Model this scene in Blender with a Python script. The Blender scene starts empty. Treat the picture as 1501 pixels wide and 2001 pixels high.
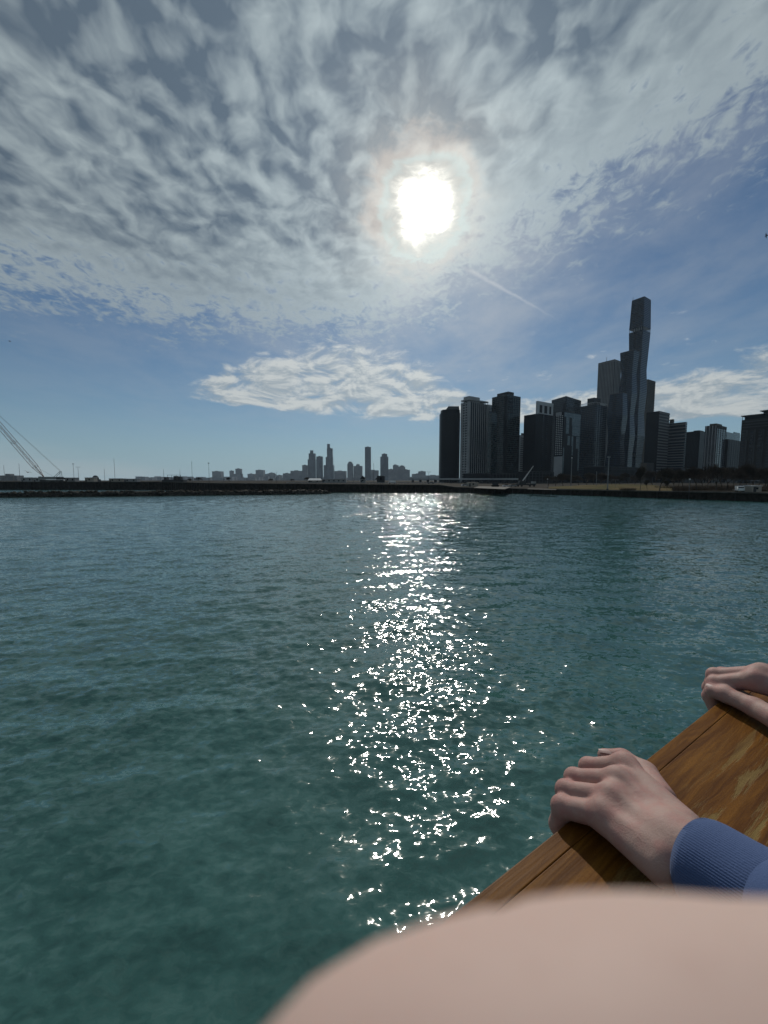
import bpy, math, random
import numpy as np
from mathutils import Vector, Matrix
random.seed(11)
SC = bpy.context.scene
COL = SC.collection
R = math.radians

# ------------------------------------------------------------------ camera
H = 7.0                                   # eye height above the water
F = 752.0                                 # focal length in pixels of a 1501 x 2001 picture
PITCH = math.atan((1000.5 - 938.0) / F)   # looking slightly down
cam_d = bpy.data.cameras.new('camera')
cam = bpy.data.objects.new('camera', cam_d); COL.objects.link(cam)
cam.location = (0, 0, H)
cam.rotation_euler = (math.pi / 2 - PITCH, 0, 0)
cam_d.sensor_fit = 'VERTICAL'; cam_d.sensor_height = 34.6
cam_d.lens = 34.6 * F / 2001.0
cam_d.clip_start = 0.001; cam_d.clip_end = 40000
cam_d.dof.use_dof = True; cam_d.dof.focus_distance = 6.0; cam_d.dof.aperture_fstop = 17.0
SC.camera = cam
SC.render.resolution_x = 768; SC.render.resolution_y = 1024

SUN_AZ, SUN_EL = R(5.4), R(33.4)
SUN = Vector((math.sin(SUN_AZ) * math.cos(SUN_EL), math.cos(SUN_AZ) * math.cos(SUN_EL), math.sin(SUN_EL)))

# ------------------------------------------------------------------ node helpers
class NT:
    def __init__(s, nt): s.nt = nt
    def new(s, t): return s.nt.nodes.new(t)
    def put(s, sock, v):
        if isinstance(v, bpy.types.NodeSocket): s.nt.links.new(v, sock)
        elif v is not None: sock.default_value = v
    def m(s, op, a, b=None, c=None, clamp=False):
        n = s.new('ShaderNodeMath'); n.operation = op; n.use_clamp = clamp
        for i, v in enumerate((a, b, c)):
            if v is not None: s.put(n.inputs[i], v)
        return n.outputs[0]
    def add(s, *a):
        r = a[0]
        for b in a[1:]: r = s.m('ADD', r, b)
        return r
    def mul(s, *a):
        r = a[0]
        for b in a[1:]: r = s.m('MULTIPLY', r, b)
        return r
    def sub(s, a, b): return s.m('SUBTRACT', a, b)
    def vm(s, op, a, b=None, scale=None):
        n = s.new('ShaderNodeVectorMath'); n.operation = op
        s.put(n.inputs[0], a)
        if b is not None: s.put(n.inputs[1], b)
        if scale is not None: s.put(n.inputs['Scale'], scale)
        return n.outputs[1] if op in ('DOT_PRODUCT', 'LENGTH', 'DISTANCE') else n.outputs[0]
    def ramp(s, v, a, b, lo=0.0, hi=1.0, smooth=True):
        n = s.new('ShaderNodeMapRange'); n.interpolation_type = 'SMOOTHSTEP' if smooth else 'LINEAR'
        n.clamp = True
        for i, x in enumerate((v, a, b, lo, hi)): s.put(n.inputs[i], x)
        return n.outputs[0]
    def xyz(s, x, y, z=0.0):
        n = s.new('ShaderNodeCombineXYZ')
        for i, v in enumerate((x, y, z)): s.put(n.inputs[i], v)
        return n.outputs[0]
    def sep(s, v):
        n = s.new('ShaderNodeSeparateXYZ'); s.put(n.inputs[0], v); return n.outputs
    def noise(s, vec, scale=1.0, detail=4.0, rough=0.5, dist=0.0, color=False, lac=2.0):
        n = s.new('ShaderNodeTexNoise'); n.noise_dimensions = '3D'
        s.put(n.inputs['Vector'], vec); s.put(n.inputs['Scale'], scale); s.put(n.inputs['Detail'], detail)
        s.put(n.inputs['Roughness'], rough); s.put(n.inputs['Distortion'], dist); s.put(n.inputs['Lacunarity'], lac)
        return n.outputs[1] if color else n.outputs[0]
    def mix(s, f, a, b):
        n = s.new('ShaderNodeMix'); n.data_type = 'RGBA'; n.clamp_factor = True
        s.put(n.inputs[0], f)
        for i, v in ((6, a), (7, b)):
            if isinstance(v, (tuple, list)) and len(v) == 3: v = (*v, 1)
            s.put(n.inputs[i], v)
        return n.outputs[2]
    def scale(s, c, f): return s.vm('SCALE', c, scale=f)

# ------------------------------------------------------------------ sky
world = bpy.data.worlds.new('World'); SC.world = world; world.use_nodes = True
w = NT(world.node_tree)
for n in list(w.nt.nodes): w.nt.nodes.remove(n)
D = w.new('ShaderNodeTexCoord').outputs['Generated']
dx, dy, dz = w.sep(D)
sky = w.new('ShaderNodeTexSky'); sky.sky_type = 'NISHITA'; sky.sun_disc = False
sky.sun_elevation = SUN_EL; sky.sun_rotation = SUN_AZ
sky.air_density = 1.0; sky.dust_density = 0.35; sky.ozone_density = 3.0; sky.altitude = 180
blue = w.vm('MULTIPLY', sky.outputs[0], (0.034, 0.043, 0.048))
zc = w.m('MAXIMUM', dz, 0.0)
zz = w.add(zc, 0.07)
u = w.m('DIVIDE', dx, zz); v = w.m('DIVIDE', dy, zz)
Pl = w.xyz(u, v, 0.0)
cosang = w.vm('DOT_PRODUCT', D, tuple(SUN))
ang = w.mul(w.m('ARCCOSINE', w.m('MINIMUM', cosang, 1.0)), 180 / math.pi)
g_wide = w.m('EXPONENT', w.mul(ang, -1 / 22.0))
g_mid = w.m('EXPONENT', w.mul(ang, -1 / 7.0))
# pale air towards the horizon
hz = w.m('EXPONENT', w.mul(zc, -8.5))
base = w.mix(w.mul(hz, 0.95), blue, (0.26, 0.385, 0.455))
# --- thin high veil
wn = w.vm('SUBTRACT', w.noise(Pl, 0.8, 3, 0.5, color=True), (0.5, 0.5, 0.5))
P2 = w.vm('ADD', Pl, w.vm('MULTIPLY', wn, (0.42, 0.5, 0.0)))
veil = w.noise(w.vm('MULTIPLY', P2, (2.4, 1.5, 1.0)), 1.0, 7, 0.62)
ub = w.m('ABSOLUTE', w.sub(u, 0.1))
veil_a = w.mul(w.ramp(veil, 0.28, 0.72), w.add(0.07, w.mul(g_wide, 0.85)))
veil_a = w.mul(veil_a, w.ramp(dz, 0.02, 0.28))
veil_c = w.scale((0.56, 0.60, 0.64), w.add(0.62, w.mul(g_wide, 0.45)))
c0 = w.mix(veil_a, base, veil_c)
# --- altocumulus deck, its rows running along the line of sight
wl = w.vm('SUBTRACT', w.noise(Pl, 5.5, 3, 0.5, color=True), (0.5, 0.5, 0.5))
P3 = w.vm('ADD', Pl, w.vm('MULTIPLY', wl, (0.10, 0.13, 0.0)))
u2, v2, _ = w.sep(P3)
q1 = w.xyz(w.mul(u2, 13.0), w.mul(w.add(v2, w.mul(u2, 0.2)), 11.0), 0.3)
n1 = w.noise(q1, 1.0, 3.0, 0.45, 0.15)
n1b = w.noise(w.vm('ADD', q1, (0.34, -0.30, 0.0)), 1.0, 3.0, 0.45, 0.15)
n2 = w.noise(Pl, 1.35, 2, 0.5)
n3 = w.noise(w.xyz(w.mul(u2, 30.0), w.mul(v2, 22.0), 2.0), 1.0, 6, 0.66, 0.5)
ur = w.add(u, 0.15)
edge = w.sub(w.sub(w.sub(1.76, w.mul(w.m('MAXIMUM', ur, 0.0), 1.10)), w.mul(w.m('MAXIMUM', w.mul(ur, -1.0), 0.0), 0.34)), v)
edge = w.add(edge, w.mul(w.sub(n2, 0.5), 0.7))
fld = w.add(w.mul(n1, 0.40), w.mul(n2, 0.12), w.mul(n3, 0.48))
fld = w.ramp(fld, 0.34, 0.68, 0, 1, smooth=False)
cover = w.ramp(edge, -1.05, 0.36, 0.24, 1.42, smooth=False)
alpha = w.ramp(w.sub(fld, w.sub(1.0, cover)), -0.10, 0.42)
alpha = w.mul(alpha, w.ramp(edge, -1.1, 0.1, 0.6, 0.97), w.ramp(edge, -1.8, -0.7))
thick = w.add(w.mul(w.ramp(n1, 0.26, 0.72), 0.62), w.mul(w.ramp(n2, 0.32, 0.66), 0.52), w.mul(w.sub(n1, n1b), 1.1), w.ramp(u, 0.5, -0.9, 0.0, 0.20), 0.0)
thick = w.mul(thick, w.ramp(edge, -0.45, 0.45, 0.10, 1.0))
thick = w.add(thick, w.mul(w.sub(n3, 0.5), 0.42))
thick = w.m('MINIMUM', w.m('MAXIMUM', thick, 0.0), 1.0)
lit = w.mix(thick, (0.36, 0.425, 0.45), (0.105, 0.146, 0.192))
lit = w.scale(lit, w.add(0.80, w.mul(g_wide, 0.72), w.mul(g_mid, 0.5)))
c1 = w.mix(alpha, c0, lit)
# --- low cumulus bank over the town
az = w.mul(w.m('ARCTAN2', dx, dy), 180 / math.pi)
el = w.mul(w.m('ARCSINE', dz), 180 / math.pi)
bk = w.xyz(w.mul(az, 0.17), w.mul(el, 0.44), 5.0)
b1 = w.noise(bk, 1.0, 8, 0.64, 0.5)
b2 = w.noise(w.vm('ADD', bk, (0.05, 0.32, 0.0)), 1.0, 8, 0.64, 0.5)
bot = w.ramp(az, -32.0, 38.0, 10.6, 6.6, smooth=False)
top_l = w.ramp(az, -31.0, -11.0, 11.8, 21.5)
top_r = w.ramp(az, 0.0, 14.0, 0.0, -9.6)
top = w.add(top_l, top_r, w.ramp(az, 20, 40, 0.0, 2.4))
hgt = w.m('DIVIDE', w.sub(el, bot), w.sub(top, bot))
prof = w.mul(w.ramp(hgt, -0.12, 0.12), w.ramp(hgt, 1.25, 0.45))
prof = w.mul(prof, w.ramp(az, -33.0, -20.0), w.ramp(az, 95.0, 60.0))
bank = w.ramp(w.add(b1, w.mul(prof, 0.42)), 0.70, 0.96)
rel = w.ramp(w.sub(b2, b1), -0.10, 0.10)
bank_c = w.mix(rel, (0.62, 0.65, 0.64), (0.36, 0.42, 0.46))
bank_c = w.scale(bank_c, w.add(0.78, w.mul(g_wide, 0.55)))
c2 = w.mix(w.mul(bank, 0.92), c1, bank_c)
# scattered fair weather puffs
pf = w.noise(w.xyz(w.mul(az, 0.22), w.mul(el, 0.62), 9.0), 1.0, 7, 0.6, 0.3)
pfm = w.mul(w.ramp(pf, 0.62, 0.74), w.ramp(el, 10, 13), w.ramp(el, 21, 15), w.ramp(az, -24, -10))
c2 = w.mix(w.mul(pfm, 0.75), c2, (0.60, 0.63, 0.64))
# low stratus at the lake side
stn = w.noise(w.xyz(w.mul(az, 0.05), w.mul(el, 0.5), 1.0), 1.0, 5, 0.5)
st = w.mul(w.ramp(el, w.ramp(az, -50, -27, 6.2, 2.0), 0.4), w.ramp(az, -22, -34), w.ramp(stn, 0.25, 0.5))
c2 = w.mix(w.mul(st, 0.55), c2, (0.40, 0.45, 0.45))
# --- old contrail
ax_, ay_ = 0.285, 1.62; bx_, by_ = 0.88, 2.06
ln = math.hypot(bx_ - ax_, by_ - ay_); tx, ty = (bx_ - ax_) / ln, (by_ - ay_) / ln
pu, pv = w.sub(u, ax_), w.sub(v, ay_)
along = w.add(w.mul(pu, tx), w.mul(pv, ty))
perp = w.m('ABSOLUTE', w.add(w.sub(w.mul(pv, tx), w.mul(pu, ty)), w.mul(w.sub(n3, 0.5), 0.03)))
ctr = w.mul(w.ramp(perp, w.ramp(along, 0, ln, 0.022, 0.010), 0.0), w.ramp(along, 0.0, 0.12), w.ramp(along, ln * 1.15, ln * 0.3))
c2 = w.mix(w.mul(ctr, 0.30), c2, (0.72, 0.74, 0.74))
# --- sun behind thin broken cloud
rg = w.noise(w.xyz(w.mul(u2, 8.0), w.mul(v2, 8.0), 4.0), 1.0, 7, 0.64, 0.4)
rag = w.mul(w.sub(rg, 0.5), 6.0)
a2 = w.add(ang, rag)
core = w.m('EXPONENT', w.mul(w.m('POWER', w.m('DIVIDE', w.m('MAXIMUM', a2, 0.0), 1.7), 2.0), -1.0))
aure = w.m('EXPONENT', w.mul(w.m('MAXIMUM', w.sub(a2, 2.6), 0.0), -1 / 4.0))
c3 = w.mix(w.mul(aure, 0.78), c2, (0.92, 0.88, 0.76))
warm = w.mul(w.ramp(w.m('ABSOLUTE', w.sub(a2, 5.8)), 2.0, 0.0), w.ramp(n2, 0.34, 0.55), 0.24)
c3 = w.mix(warm, c3, (1.0, 0.80, 0.66))
cool = w.mul(w.ramp(w.m('ABSOLUTE', w.sub(a2, 4.8)), 0.9, 0.0), 0.3)
c3 = w.mix(cool, c3, (0.72, 0.93, 0.92))
c4 = w.vm('ADD', c3, w.scale((1.0, 0.97, 0.90), w.mul(core, 10.0)))
# below the horizon: the same pale air
c5 = w.mix(w.ramp(dz, 0.0, -0.05), c4, (0.10, 0.14, 0.15))
bg = w.new('ShaderNodeBackground'); w.put(bg.inputs[0], c5); bg.inputs[1].default_value = 1.0
world.cycles.sampling_method = 'MANUAL'; world.cycles.sample_map_resolution = 512
out = w.new('ShaderNodeOutputWorld'); w.nt.links.new(bg.outputs[0], out.inputs[0])

sun_d = bpy.data.lights.new('sun', 'SUN'); sun_d.energy = 2.2; sun_d.angle = R(0.7); sun_d.color = (1.0, 0.95, 0.86)
sun = bpy.data.objects.new('sun', sun_d); COL.objects.link(sun)
sun.rotation_euler = SUN.to_track_quat('Z', 'Y').to_euler()
vs = SC.view_settings
vs.view_transform = 'Standard'; vs.look = 'None'; vs.exposure = 0.0; vs.gamma = 1.0; vs.use_curve_mapping = False
SC.cycles.use_denoising = True
SC.cycles.max_bounces = 6; SC.cycles.volume_bounces = 1
SC.cycles.sample_clamp_indirect = 6.0

# ------------------------------------------------------------------ building helpers
CP, SP = math.cos(PITCH), math.sin(PITCH)
def ray(px, py):
    """direction from the camera through a photo pixel"""
    a, b = (px - 750.5) / F, (1000.5 - py) / F
    return Vector((a, CP + b * SP, b * CP - SP))
def G(px, py, z):
    r = ray(px, py); s = (z - H) / r.z
    return Vector((r.x * s, r.y * s, z))
def At(px, py, Y):
    r = ray(px, py); s = Y / r.y
    return Vector((r.x * s, Y, H + r.z * s))
def Z(px, py, Y): return At(px, py, Y).z
def KX(px): return (px - 750.5) / F * CP         # plan slope x / y of a picture column at eye level

def tag(o, label=None, cat=None, group=None, kind=None):
    if label: o['label'] = label
    if cat: o['category'] = cat
    if group: o['group'] = group
    if kind: o['kind'] = kind
    return o
def thing(name, label, cat, loc=(0, 0, 0), group=None, rz=0.0):
    o = bpy.data.objects.new(name, None); COL.objects.link(o)
    o.location = loc; o.rotation_euler = (0, 0, rz); o.empty_display_size = 0.2
    return tag(o, label, cat, group)

class MB:
    """collects simple solids, then links them as one mesh object"""
    def __init__(s): s.v = []; s.f = []
    def prism(s, pts, z0, z1, pts1=None):
        n = len(pts); b = len(s.v); pts1 = pts1 or pts
        s.v += [(p[0], p[1], z0) for p in pts] + [(p[0], p[1], z1) for p in pts1]
        s.f += [tuple(b + i for i in reversed(range(n))), tuple(b + n + i for i in range(n))]
        s.f += [(b + i, b + (i + 1) % n, b + n + (i + 1) % n, b + n + i) for i in range(n)]
        return s
    def box(s, x0, x1, y0, y1, z0, z1):
        return s.prism([(x0, y0), (x1, y0), (x1, y1), (x0, y1)], z0, z1)
    def beam(s, p, q, r, n=6, r2=None, cap=True):
        p, q = Vector(p), Vector(q); d = q - p
        if d.length < 1e-9: return s
        a = d.orthogonal().normalized(); c = d.normalized().cross(a); b = len(s.v); r2 = r if r2 is None else r2
        for (o, rr) in ((p, r), (q, r2)):
            for i in range(n):
                t = 2 * math.pi * i / n
                s.v.append(tuple(o + a * math.cos(t) * rr + c * math.sin(t) * rr))
        s.f += [(b + i, b + (i + 1) % n, b + n + (i + 1) % n, b + n + i) for i in range(n)]
        if cap: s.f += [tuple(b + i for i in reversed(range(n))), tuple(b + n + i for i in range(n))]
        return s
    def obb(s, c, ax, ay, az):
        c, ax, ay, az = Vector(c), Vector(ax), Vector(ay), Vector(az); b = len(s.v)
        for k in (-1, 1):
            for i, j in ((-1, -1), (1, -1), (1, 1), (-1, 1)):
                s.v.append(tuple(c + ax * i + ay * j + az * k))
        s.f += [(b + 3, b + 2, b + 1, b), (b + 4, b + 5, b + 6, b + 7)]
        s.f += [(b + i, b + (i + 1) % 4, b + 4 + (i + 1) % 4, b + 4 + i) for i in range(4)]
        return s
    def poly(s, pts):
        b = len(s.v); s.v += [tuple(p) for p in pts]; s.f.append(tuple(range(b, b + len(pts)))); return s
    def mesh(s, name, off=(0, 0, 0)):
        me = bpy.data.meshes.new(name)
        me.from_pydata([(a - off[0], b - off[1], c - off[2]) for a, b, c in s.v], [], s.f)
        return me
    def build(s, name, mat, parent=None, smooth=False, kind=None, local=False, bevel=0):
        off = tuple(parent.location) if parent is not None and not local else (0, 0, 0)
        if parent is not None and parent.parent is not None and not local:
            off = tuple(Vector(off) + parent.parent.location)
        me = s.mesh(name, off); me.materials.append(mat)
        if smooth: me.polygons.foreach_set('use_smooth', [True] * len(me.polygons))
        o = bpy.data.objects.new(name, me); COL.objects.link(o); o.parent = parent
        if kind: o['kind'] = kind
        if bevel:
            m = o.modifiers.new('bevel', 'BEVEL'); m.width = bevel; m.segments = 3; m.limit_method = 'ANGLE'
        return o

def new_mat(name):
    m = bpy.data.materials.new(name); m.use_nodes = True
    k = NT(m.node_tree); b = m.node_tree.nodes['Principled BSDF']
    return m, k, b
def setp(k, b, **kw):
    names = {'base': 'Base Color', 'rough': 'Roughness', 'metal': 'Metallic', 'spec': 'Specular IOR Level', 'ior': 'IOR',
             'normal': 'Normal', 'sss': 'Subsurface Weight', 'sssr': 'Subsurface Radius', 'ssss': 'Subsurface Scale', 'coat': 'Coat Weight', 'coatr': 'Coat Roughness'}
    for a, v in kw.items():
        if isinstance(v, tuple) and len(v) == 3 and a == 'base': v = (*v, 1)
        k.put(b.inputs[names[a]], v)
def bump(k, h, strength=0.3, dist=0.02):
    n = k.new('ShaderNodeBump'); n.inputs['Strength'].default_value = strength; n.inputs['Distance'].default_value = dist
    k.put(n.inputs['Height'], h); return n.outputs[0]
def pos(k): return k.new('ShaderNodeNewGeometry').outputs['Position']
def objc(k): return k.new('ShaderNodeTexCoord').outputs['Object']

def plain(name, c, rough=0.7, var=0.25, scale=0.5, metal=0.0, spec=0.5, bmp=0.0, coords='pos'):
    m, k, b = new_mat(name)
    P = pos(k) if coords == 'pos' else objc(k)
    n = k.noise(P, scale, 5, 0.6)
    lo = tuple(x * (1 - var) for x in c); hi = tuple(min(1, x * (1 + var)) for x in c)
    setp(k, b, base=k.mix(k.ramp(n, 0.3, 0.7), lo, hi), rough=rough, metal=metal, spec=spec)
    if bmp: setp(k, b, normal=bump(k, k.noise(P, scale * 4, 5, 0.6), 0.6, bmp))
    return m

# grid of the town: walls face (-.833,-.553) and (.553,-.833)
E1 = Vector((-0.553, 0.833, 0)); E2 = Vector((0.833, 0.553, 0))
def glass(name, c, rough=0.12, var=0.9, floor_h=3.4, bay=1.6, line=0.5, line_c=(0.022, 0.028, 0.032), ior=1.45):
    """curtain wall: panes that differ a little, a slab edge at every storey"""
    m, k, b = new_mat(name)
    P = pos(k); x, y, z = k.sep(P)
    a = k.vm('DOT_PRODUCT', P, tuple(E1)); e = k.vm('DOT_PRODUCT', P, tuple(E2))
    fl = k.m('DIVIDE', z, floor_h)
    cell = k.xyz(k.m('FLOOR', k.m('DIVIDE', a, bay)), k.m('FLOOR', k.m('DIVIDE', e, bay)), k.m('FLOOR', fl))
    wn = k.new('ShaderNodeTexWhiteNoise'); wn.noise_dimensions = '3D'; k.put(wn.inputs['Vector'], cell)
    r = wn.outputs[0]
    big = k.noise(k.vm('MULTIPLY', P, (1, 1, 0.35)), 0.03, 3, 0.5)
    lo = tuple(v * (1 - var * 0.6) for v in c); hi = tuple(v * (1 + var) for v in c)
    col = k.mix(k.add(k.mul(k.m('POWER', r, 2.5), 0.65), k.mul(k.ramp(big, 0.35, 0.65), 0.4)), lo, hi)
    slab = k.mul(k.ramp(k.m('ABSOLUTE', k.sub(k.m('FRACT', fl), 0.5)), 0.36, 0.42), line)
    col = k.mix(slab, col, line_c)
    setp(k, b, base=col, rough=k.add(rough, k.mul(slab, 0.4), k.mul(r, 0.08)), ior=ior)
    setp(k, b, normal=bump(k, k.mul(big, 2.0), 0.2, 0.05))
    return m

M = {}
M['glass_blue'] = glass('blue curtain wall', (0.005, 0.016, 0.034))
M['glass_teal'] = glass('teal curtain wall', (0.006, 0.018, 0.021))
M['glass_dark'] = glass('dark curtain wall', (0.002, 0.004, 0.008), rough=0.35, line=0.2, line_c=(0.008, 0.009, 0.011), ior=1.22)
M['glass_grey'] = glass('grey curtain wall', (0.011, 0.019, 0.029))
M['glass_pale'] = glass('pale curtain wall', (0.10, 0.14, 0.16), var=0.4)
M['concrete'] = plain('pale concrete', (0.36, 0.38, 0.39), 0.8, 0.15, 0.05)
M['concrete_dark'] = plain('dark concrete', (0.06, 0.065, 0.07), 0.8, 0.2, 0.05, spec=0.15)
M['white_panel'] = plain('white metal panel', (0.46, 0.49, 0.50), 0.45, 0.1, 0.05)
M['granite'] = plain('white granite piers', (0.16, 0.165, 0.165), 0.7, 0.1, 0.05)
M['brown_stone'] = plain('brown stone facade', (0.085, 0.075, 0.058), 0.8, 0.15, 0.05)
M['dark_stone'] = plain('dark brown stone', (0.030, 0.028, 0.026), 0.85, 0.25, 0.05, spec=0.1)
M['steel'] = plain('galvanised steel', (0.22, 0.23, 0.24), 0.5, 0.15, 1.0, metal=0.5)
M['dark_steel'] = plain('dark painted steel', (0.03, 0.032, 0.035), 0.5, 0.2, 1.0)
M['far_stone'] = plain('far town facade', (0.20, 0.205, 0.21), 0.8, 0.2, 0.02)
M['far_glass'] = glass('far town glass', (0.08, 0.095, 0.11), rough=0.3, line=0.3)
M['rock'] = plain('wet breakwater rock', (0.045, 0.042, 0.036), 0.85, 0.5, 1.2, bmp=0.1, spec=0.1)
M['sheet_pile'] = plain('rusty sheet piling', (0.028, 0.024, 0.020), 0.8, 0.5, 0.6, spec=0.1)
M['cap'] = plain('weathered concrete cap', (0.11, 0.105, 0.095), 0.85, 0.25, 0.4, spec=0.1)
M['asphalt'] = plain('asphalt', (0.055, 0.055, 0.055), 0.9, 0.25, 0.3)
M['white_paint'] = plain('white paint', (0.72, 0.73, 0.73), 0.45, 0.1, 0.8)
M['grey_paint'] = plain('grey paint', (0.28, 0.29, 0.29), 0.5, 0.2, 0.8)
M['beige'] = plain('beige siding', (0.34, 0.31, 0.26), 0.7, 0.15, 0.8)
M['black'] = plain('black rubber', (0.012, 0.012, 0.013), 0.7, 0.2, 3)
M['red_paint'] = plain('red crane paint', (0.06, 0.02, 0.018), 0.5, 0.3, 1.0)
M['bark'] = plain('bare bark', (0.055, 0.042, 0.030), 0.9, 0.35, 2.0)
M['twig'] = plain('bare twigs', (0.050, 0.036, 0.026), 0.9, 0.35, 0.4)
M['needle'] = plain('dark evergreen', (0.025, 0.038, 0.020), 0.85, 0.5, 0.8)
M['shrub'] = plain('dry shrub', (0.10, 0.068, 0.042), 0.9, 0.4, 0.8)

# ------------------------------------------------------------------ water
def wave_field(x, y, spacing):
    rng = np.random.RandomState(5)
    z = np.zeros_like(x); ox = np.zeros_like(x); oy = np.zeros_like(x)
    lams = np.concatenate([np.geomspace(0.17, 0.9, 64), np.geomspace(0.9, 4.2, 22)])
    # gusts: patches where the small ripples are stronger or weaker
    gust = 0.8 + 0.28 * np.sin(0.11 * x + 0.21 * y + 1.0) * np.sin(0.17 * x - 0.09 * y) + 0.22 * np.sin(0.6 * x + 0.35 * y) * np.sin(0.33 * y - 0.5 * x + 2)
    for L in lams:
        k = 2 * np.pi / L
        th = np.pi / 2 + 0.35 + rng.normal(0, 0.85 if L < 0.9 else 0.50)
        ph = rng.uniform(0, 2 * np.pi)
        st = (0.0235 if L < 0.9 else 0.020) * rng.uniform(0.6, 1.35)
        a = st / k * (gust if L < 0.9 else 1.0)
        a = a * np.clip(L / (2.6 * spacing) - 0.6, 0, 1)
        p = k * (x * np.cos(th) + y * np.sin(th)) + ph
        # slow envelope so crests are short
        p = p + 0.9 * np.sin(0.23 * k * (x * np.sin(th) - y * np.cos(th)) + 2 * ph)
        z += a * np.sin(p)
        ox += -a * 0.8 * np.cos(th) * np.cos(p) * -1
        oy += -a * 0.8 * np.sin(th) * np.cos(p) * -1
    return z, ox, oy

def grid_mesh(name, X, Y, Zz, closed=False):
    r, c = X.shape
    co = np.stack([X, Y, Zz], -1).reshape(-1, 3).astype(np.float32)
    i = np.arange(r * c).reshape(r, c)
    if closed: i = np.concatenate([i, i[:, :1]], 1)
    q = np.stack([i[:-1, :-1], i[:-1, 1:], i[1:, 1:], i[1:, :-1]], -1).reshape(-1, 4)
    me = bpy.data.meshes.new(name)
    me.vertices.add(len(co)); me.vertices.foreach_set('co', co.ravel())
    me.loops.add(q.size); me.loops.foreach_set('vertex_index', q.ravel().astype(np.int32))
    me.polygons.add(len(q))
    me.polygons.foreach_set('loop_start', np.arange(0, q.size, 4, dtype=np.int32))
    me.polygons.foreach_set('loop_total', np.full(len(q), 4, np.int32))
    me.polygons.foreach_set('use_smooth', np.ones(len(q), bool))
    me.update(); me.validate()
    return me

rr = np.concatenate([[0.0], np.geomspace(2.5, 420, 820), np.geomspace(440, 6900, 40)])
az_d = np.concatenate([np.linspace(-180, -62, 60)[:-1], np.linspace(-62, 62, 860), np.linspace(62, 180, 60)[1:-1]])
TH, RR = np.meshgrid(np.radians(az_d), rr)
WX, WY = RR * np.sin(TH), RR * np.cos(TH)
sp = np.maximum(np.gradient(rr)[:, None], RR * np.gradient(np.radians(az_d))[None, :])
wz, wox, woy = wave_field(WX, WY, sp)
# clockwise azimuth: reverse the columns so the faces look up
wme = grid_mesh('water', (WX + wox)[:, ::-1], (WY + woy)[:, ::-1], wz[:, ::-1], closed=True)
wm, k, b = new_mat('lake water')
P = pos(k)
# small ripples as surface slopes, so they keep their steepness at any distance
rip = k.vm('SUBTRACT', k.noise(k.vm('MULTIPLY', P, (0.8, 1.5, 1.0)), 4.2, 3, 0.55, 0.5, color=True), (0.5, 0.5, 0.5))
rip2 = k.vm('SUBTRACT', k.noise(k.vm('MULTIPLY', P, (0.7, 1.5, 1.0)), 0.9, 2, 0.5, 0.3, color=True), (0.5, 0.5, 0.5))
patch = k.ramp(k.noise(P, 0.09, 3, 0.5), 0.35, 0.65, 0.6, 1.0)
slope = k.vm('ADD', k.vm('SCALE', k.vm('MULTIPLY', rip, (0.98, 1.08, 0.0)), scale=patch), k.vm('MULTIPLY', rip2, (0.25, 0.42, 0.0)))
far_k = k.ramp(k.vm('LENGTH', P), 18.0, 150.0, 1.0, 1.9)   # the mesh carries no short waves far out
slope = k.vm('SCALE', slope, scale=far_k)
nrm_w = k.vm('NORMALIZE', k.vm('ADD', k.new('ShaderNodeNewGeometry').outputs['Normal'], slope))
tone = k.noise(P, 0.35, 4, 0.6)
setp(k, b, base=k.mix(k.ramp(tone, 0.35, 0.65), (0.030, 0.094, 0.085), (0.042, 0.120, 0.110)), rough=0.075, ior=1.55, spec=0.5,
     normal=nrm_w)
wme.materials.append(wm)
water = bpy.data.objects.new('water', wme); COL.objects.link(water); water['kind'] = 'structure'

# ------------------------------------------------------------------ land and shore
WALL = [(-700, 956.6, 5.9), (-250, 956.6, 5.9), (100, 956.8, 5.9), (330, 957.2, 5.8), (420, 960.2, 5.2), (560, 961.6, 5.0), (700, 962.0, 4.7),
        (860, 962.3, 4.4), (890, 962.5, 3.2), (950, 963.2, 2.9), (1060, 965.8, 2.7), (1180, 969.6, 2.7), (1256, 972.6, 2.8), (1380, 976.6, 2.9),
        (1500, 980.8, 3.0), (1720, 989.0, 3.0), (2400, 1010.0, 3.0)]
wp = [G(px, py, 0.0) for px, py, _ in WALL]; wh = [t[2] for t in WALL]
FAR = 5600
gv = MB()
left = Vector((-6000, wp[0].y + 250, 0)); right = Vector((6000, wp[-1].y - 100, 0))
xs = [left] + wp + [right]; hs = [wh[0]] + wh + [wh[-1]]
def back(p, d):
    e = Vector((p.x, p.y, 0)).normalized(); return p + e * d
rows = []
for d, zf in ((0.6, 1), (70, 1), (140, 1)):
    rows.append([back(p, d) + Vector((0, 0, h - 0.12 + (0.4 * math.sin(i) if d > 60 and h < 3.1 and d < 100 else 0))) for i, (p, h) in enumerate(zip(xs, hs))])
rows.append([Vector((p.x * 8 if abs(p.x) < 5000 else p.x, FAR, 2.2)) for p in xs])
n = len(xs)
for r_ in rows: gv.v += [tuple(p) for p in r_]
for j in range(len(rows) - 1):
    for i in range(n - 1): gv.f.append((j * n + i, j * n + i + 1, (j + 1) * n + i + 1, (j + 1) * n + i))
m, k, b = new_mat('ground'); P = pos(k)
g1 = k.noise(P, 0.06, 5, 0.6); g2 = k.noise(P, 0.8, 4, 0.6)
setp(k, b, base=k.mix(k.ramp(k.add(k.mul(g1, 0.7), k.mul(g2, 0.3)), 0.4, 0.6), (0.022, 0.020, 0.018), (0.048, 0.040, 0.030)), rough=0.95, spec=0.03)
gv.build('ground', m).__setitem__('kind', 'structure')

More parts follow.
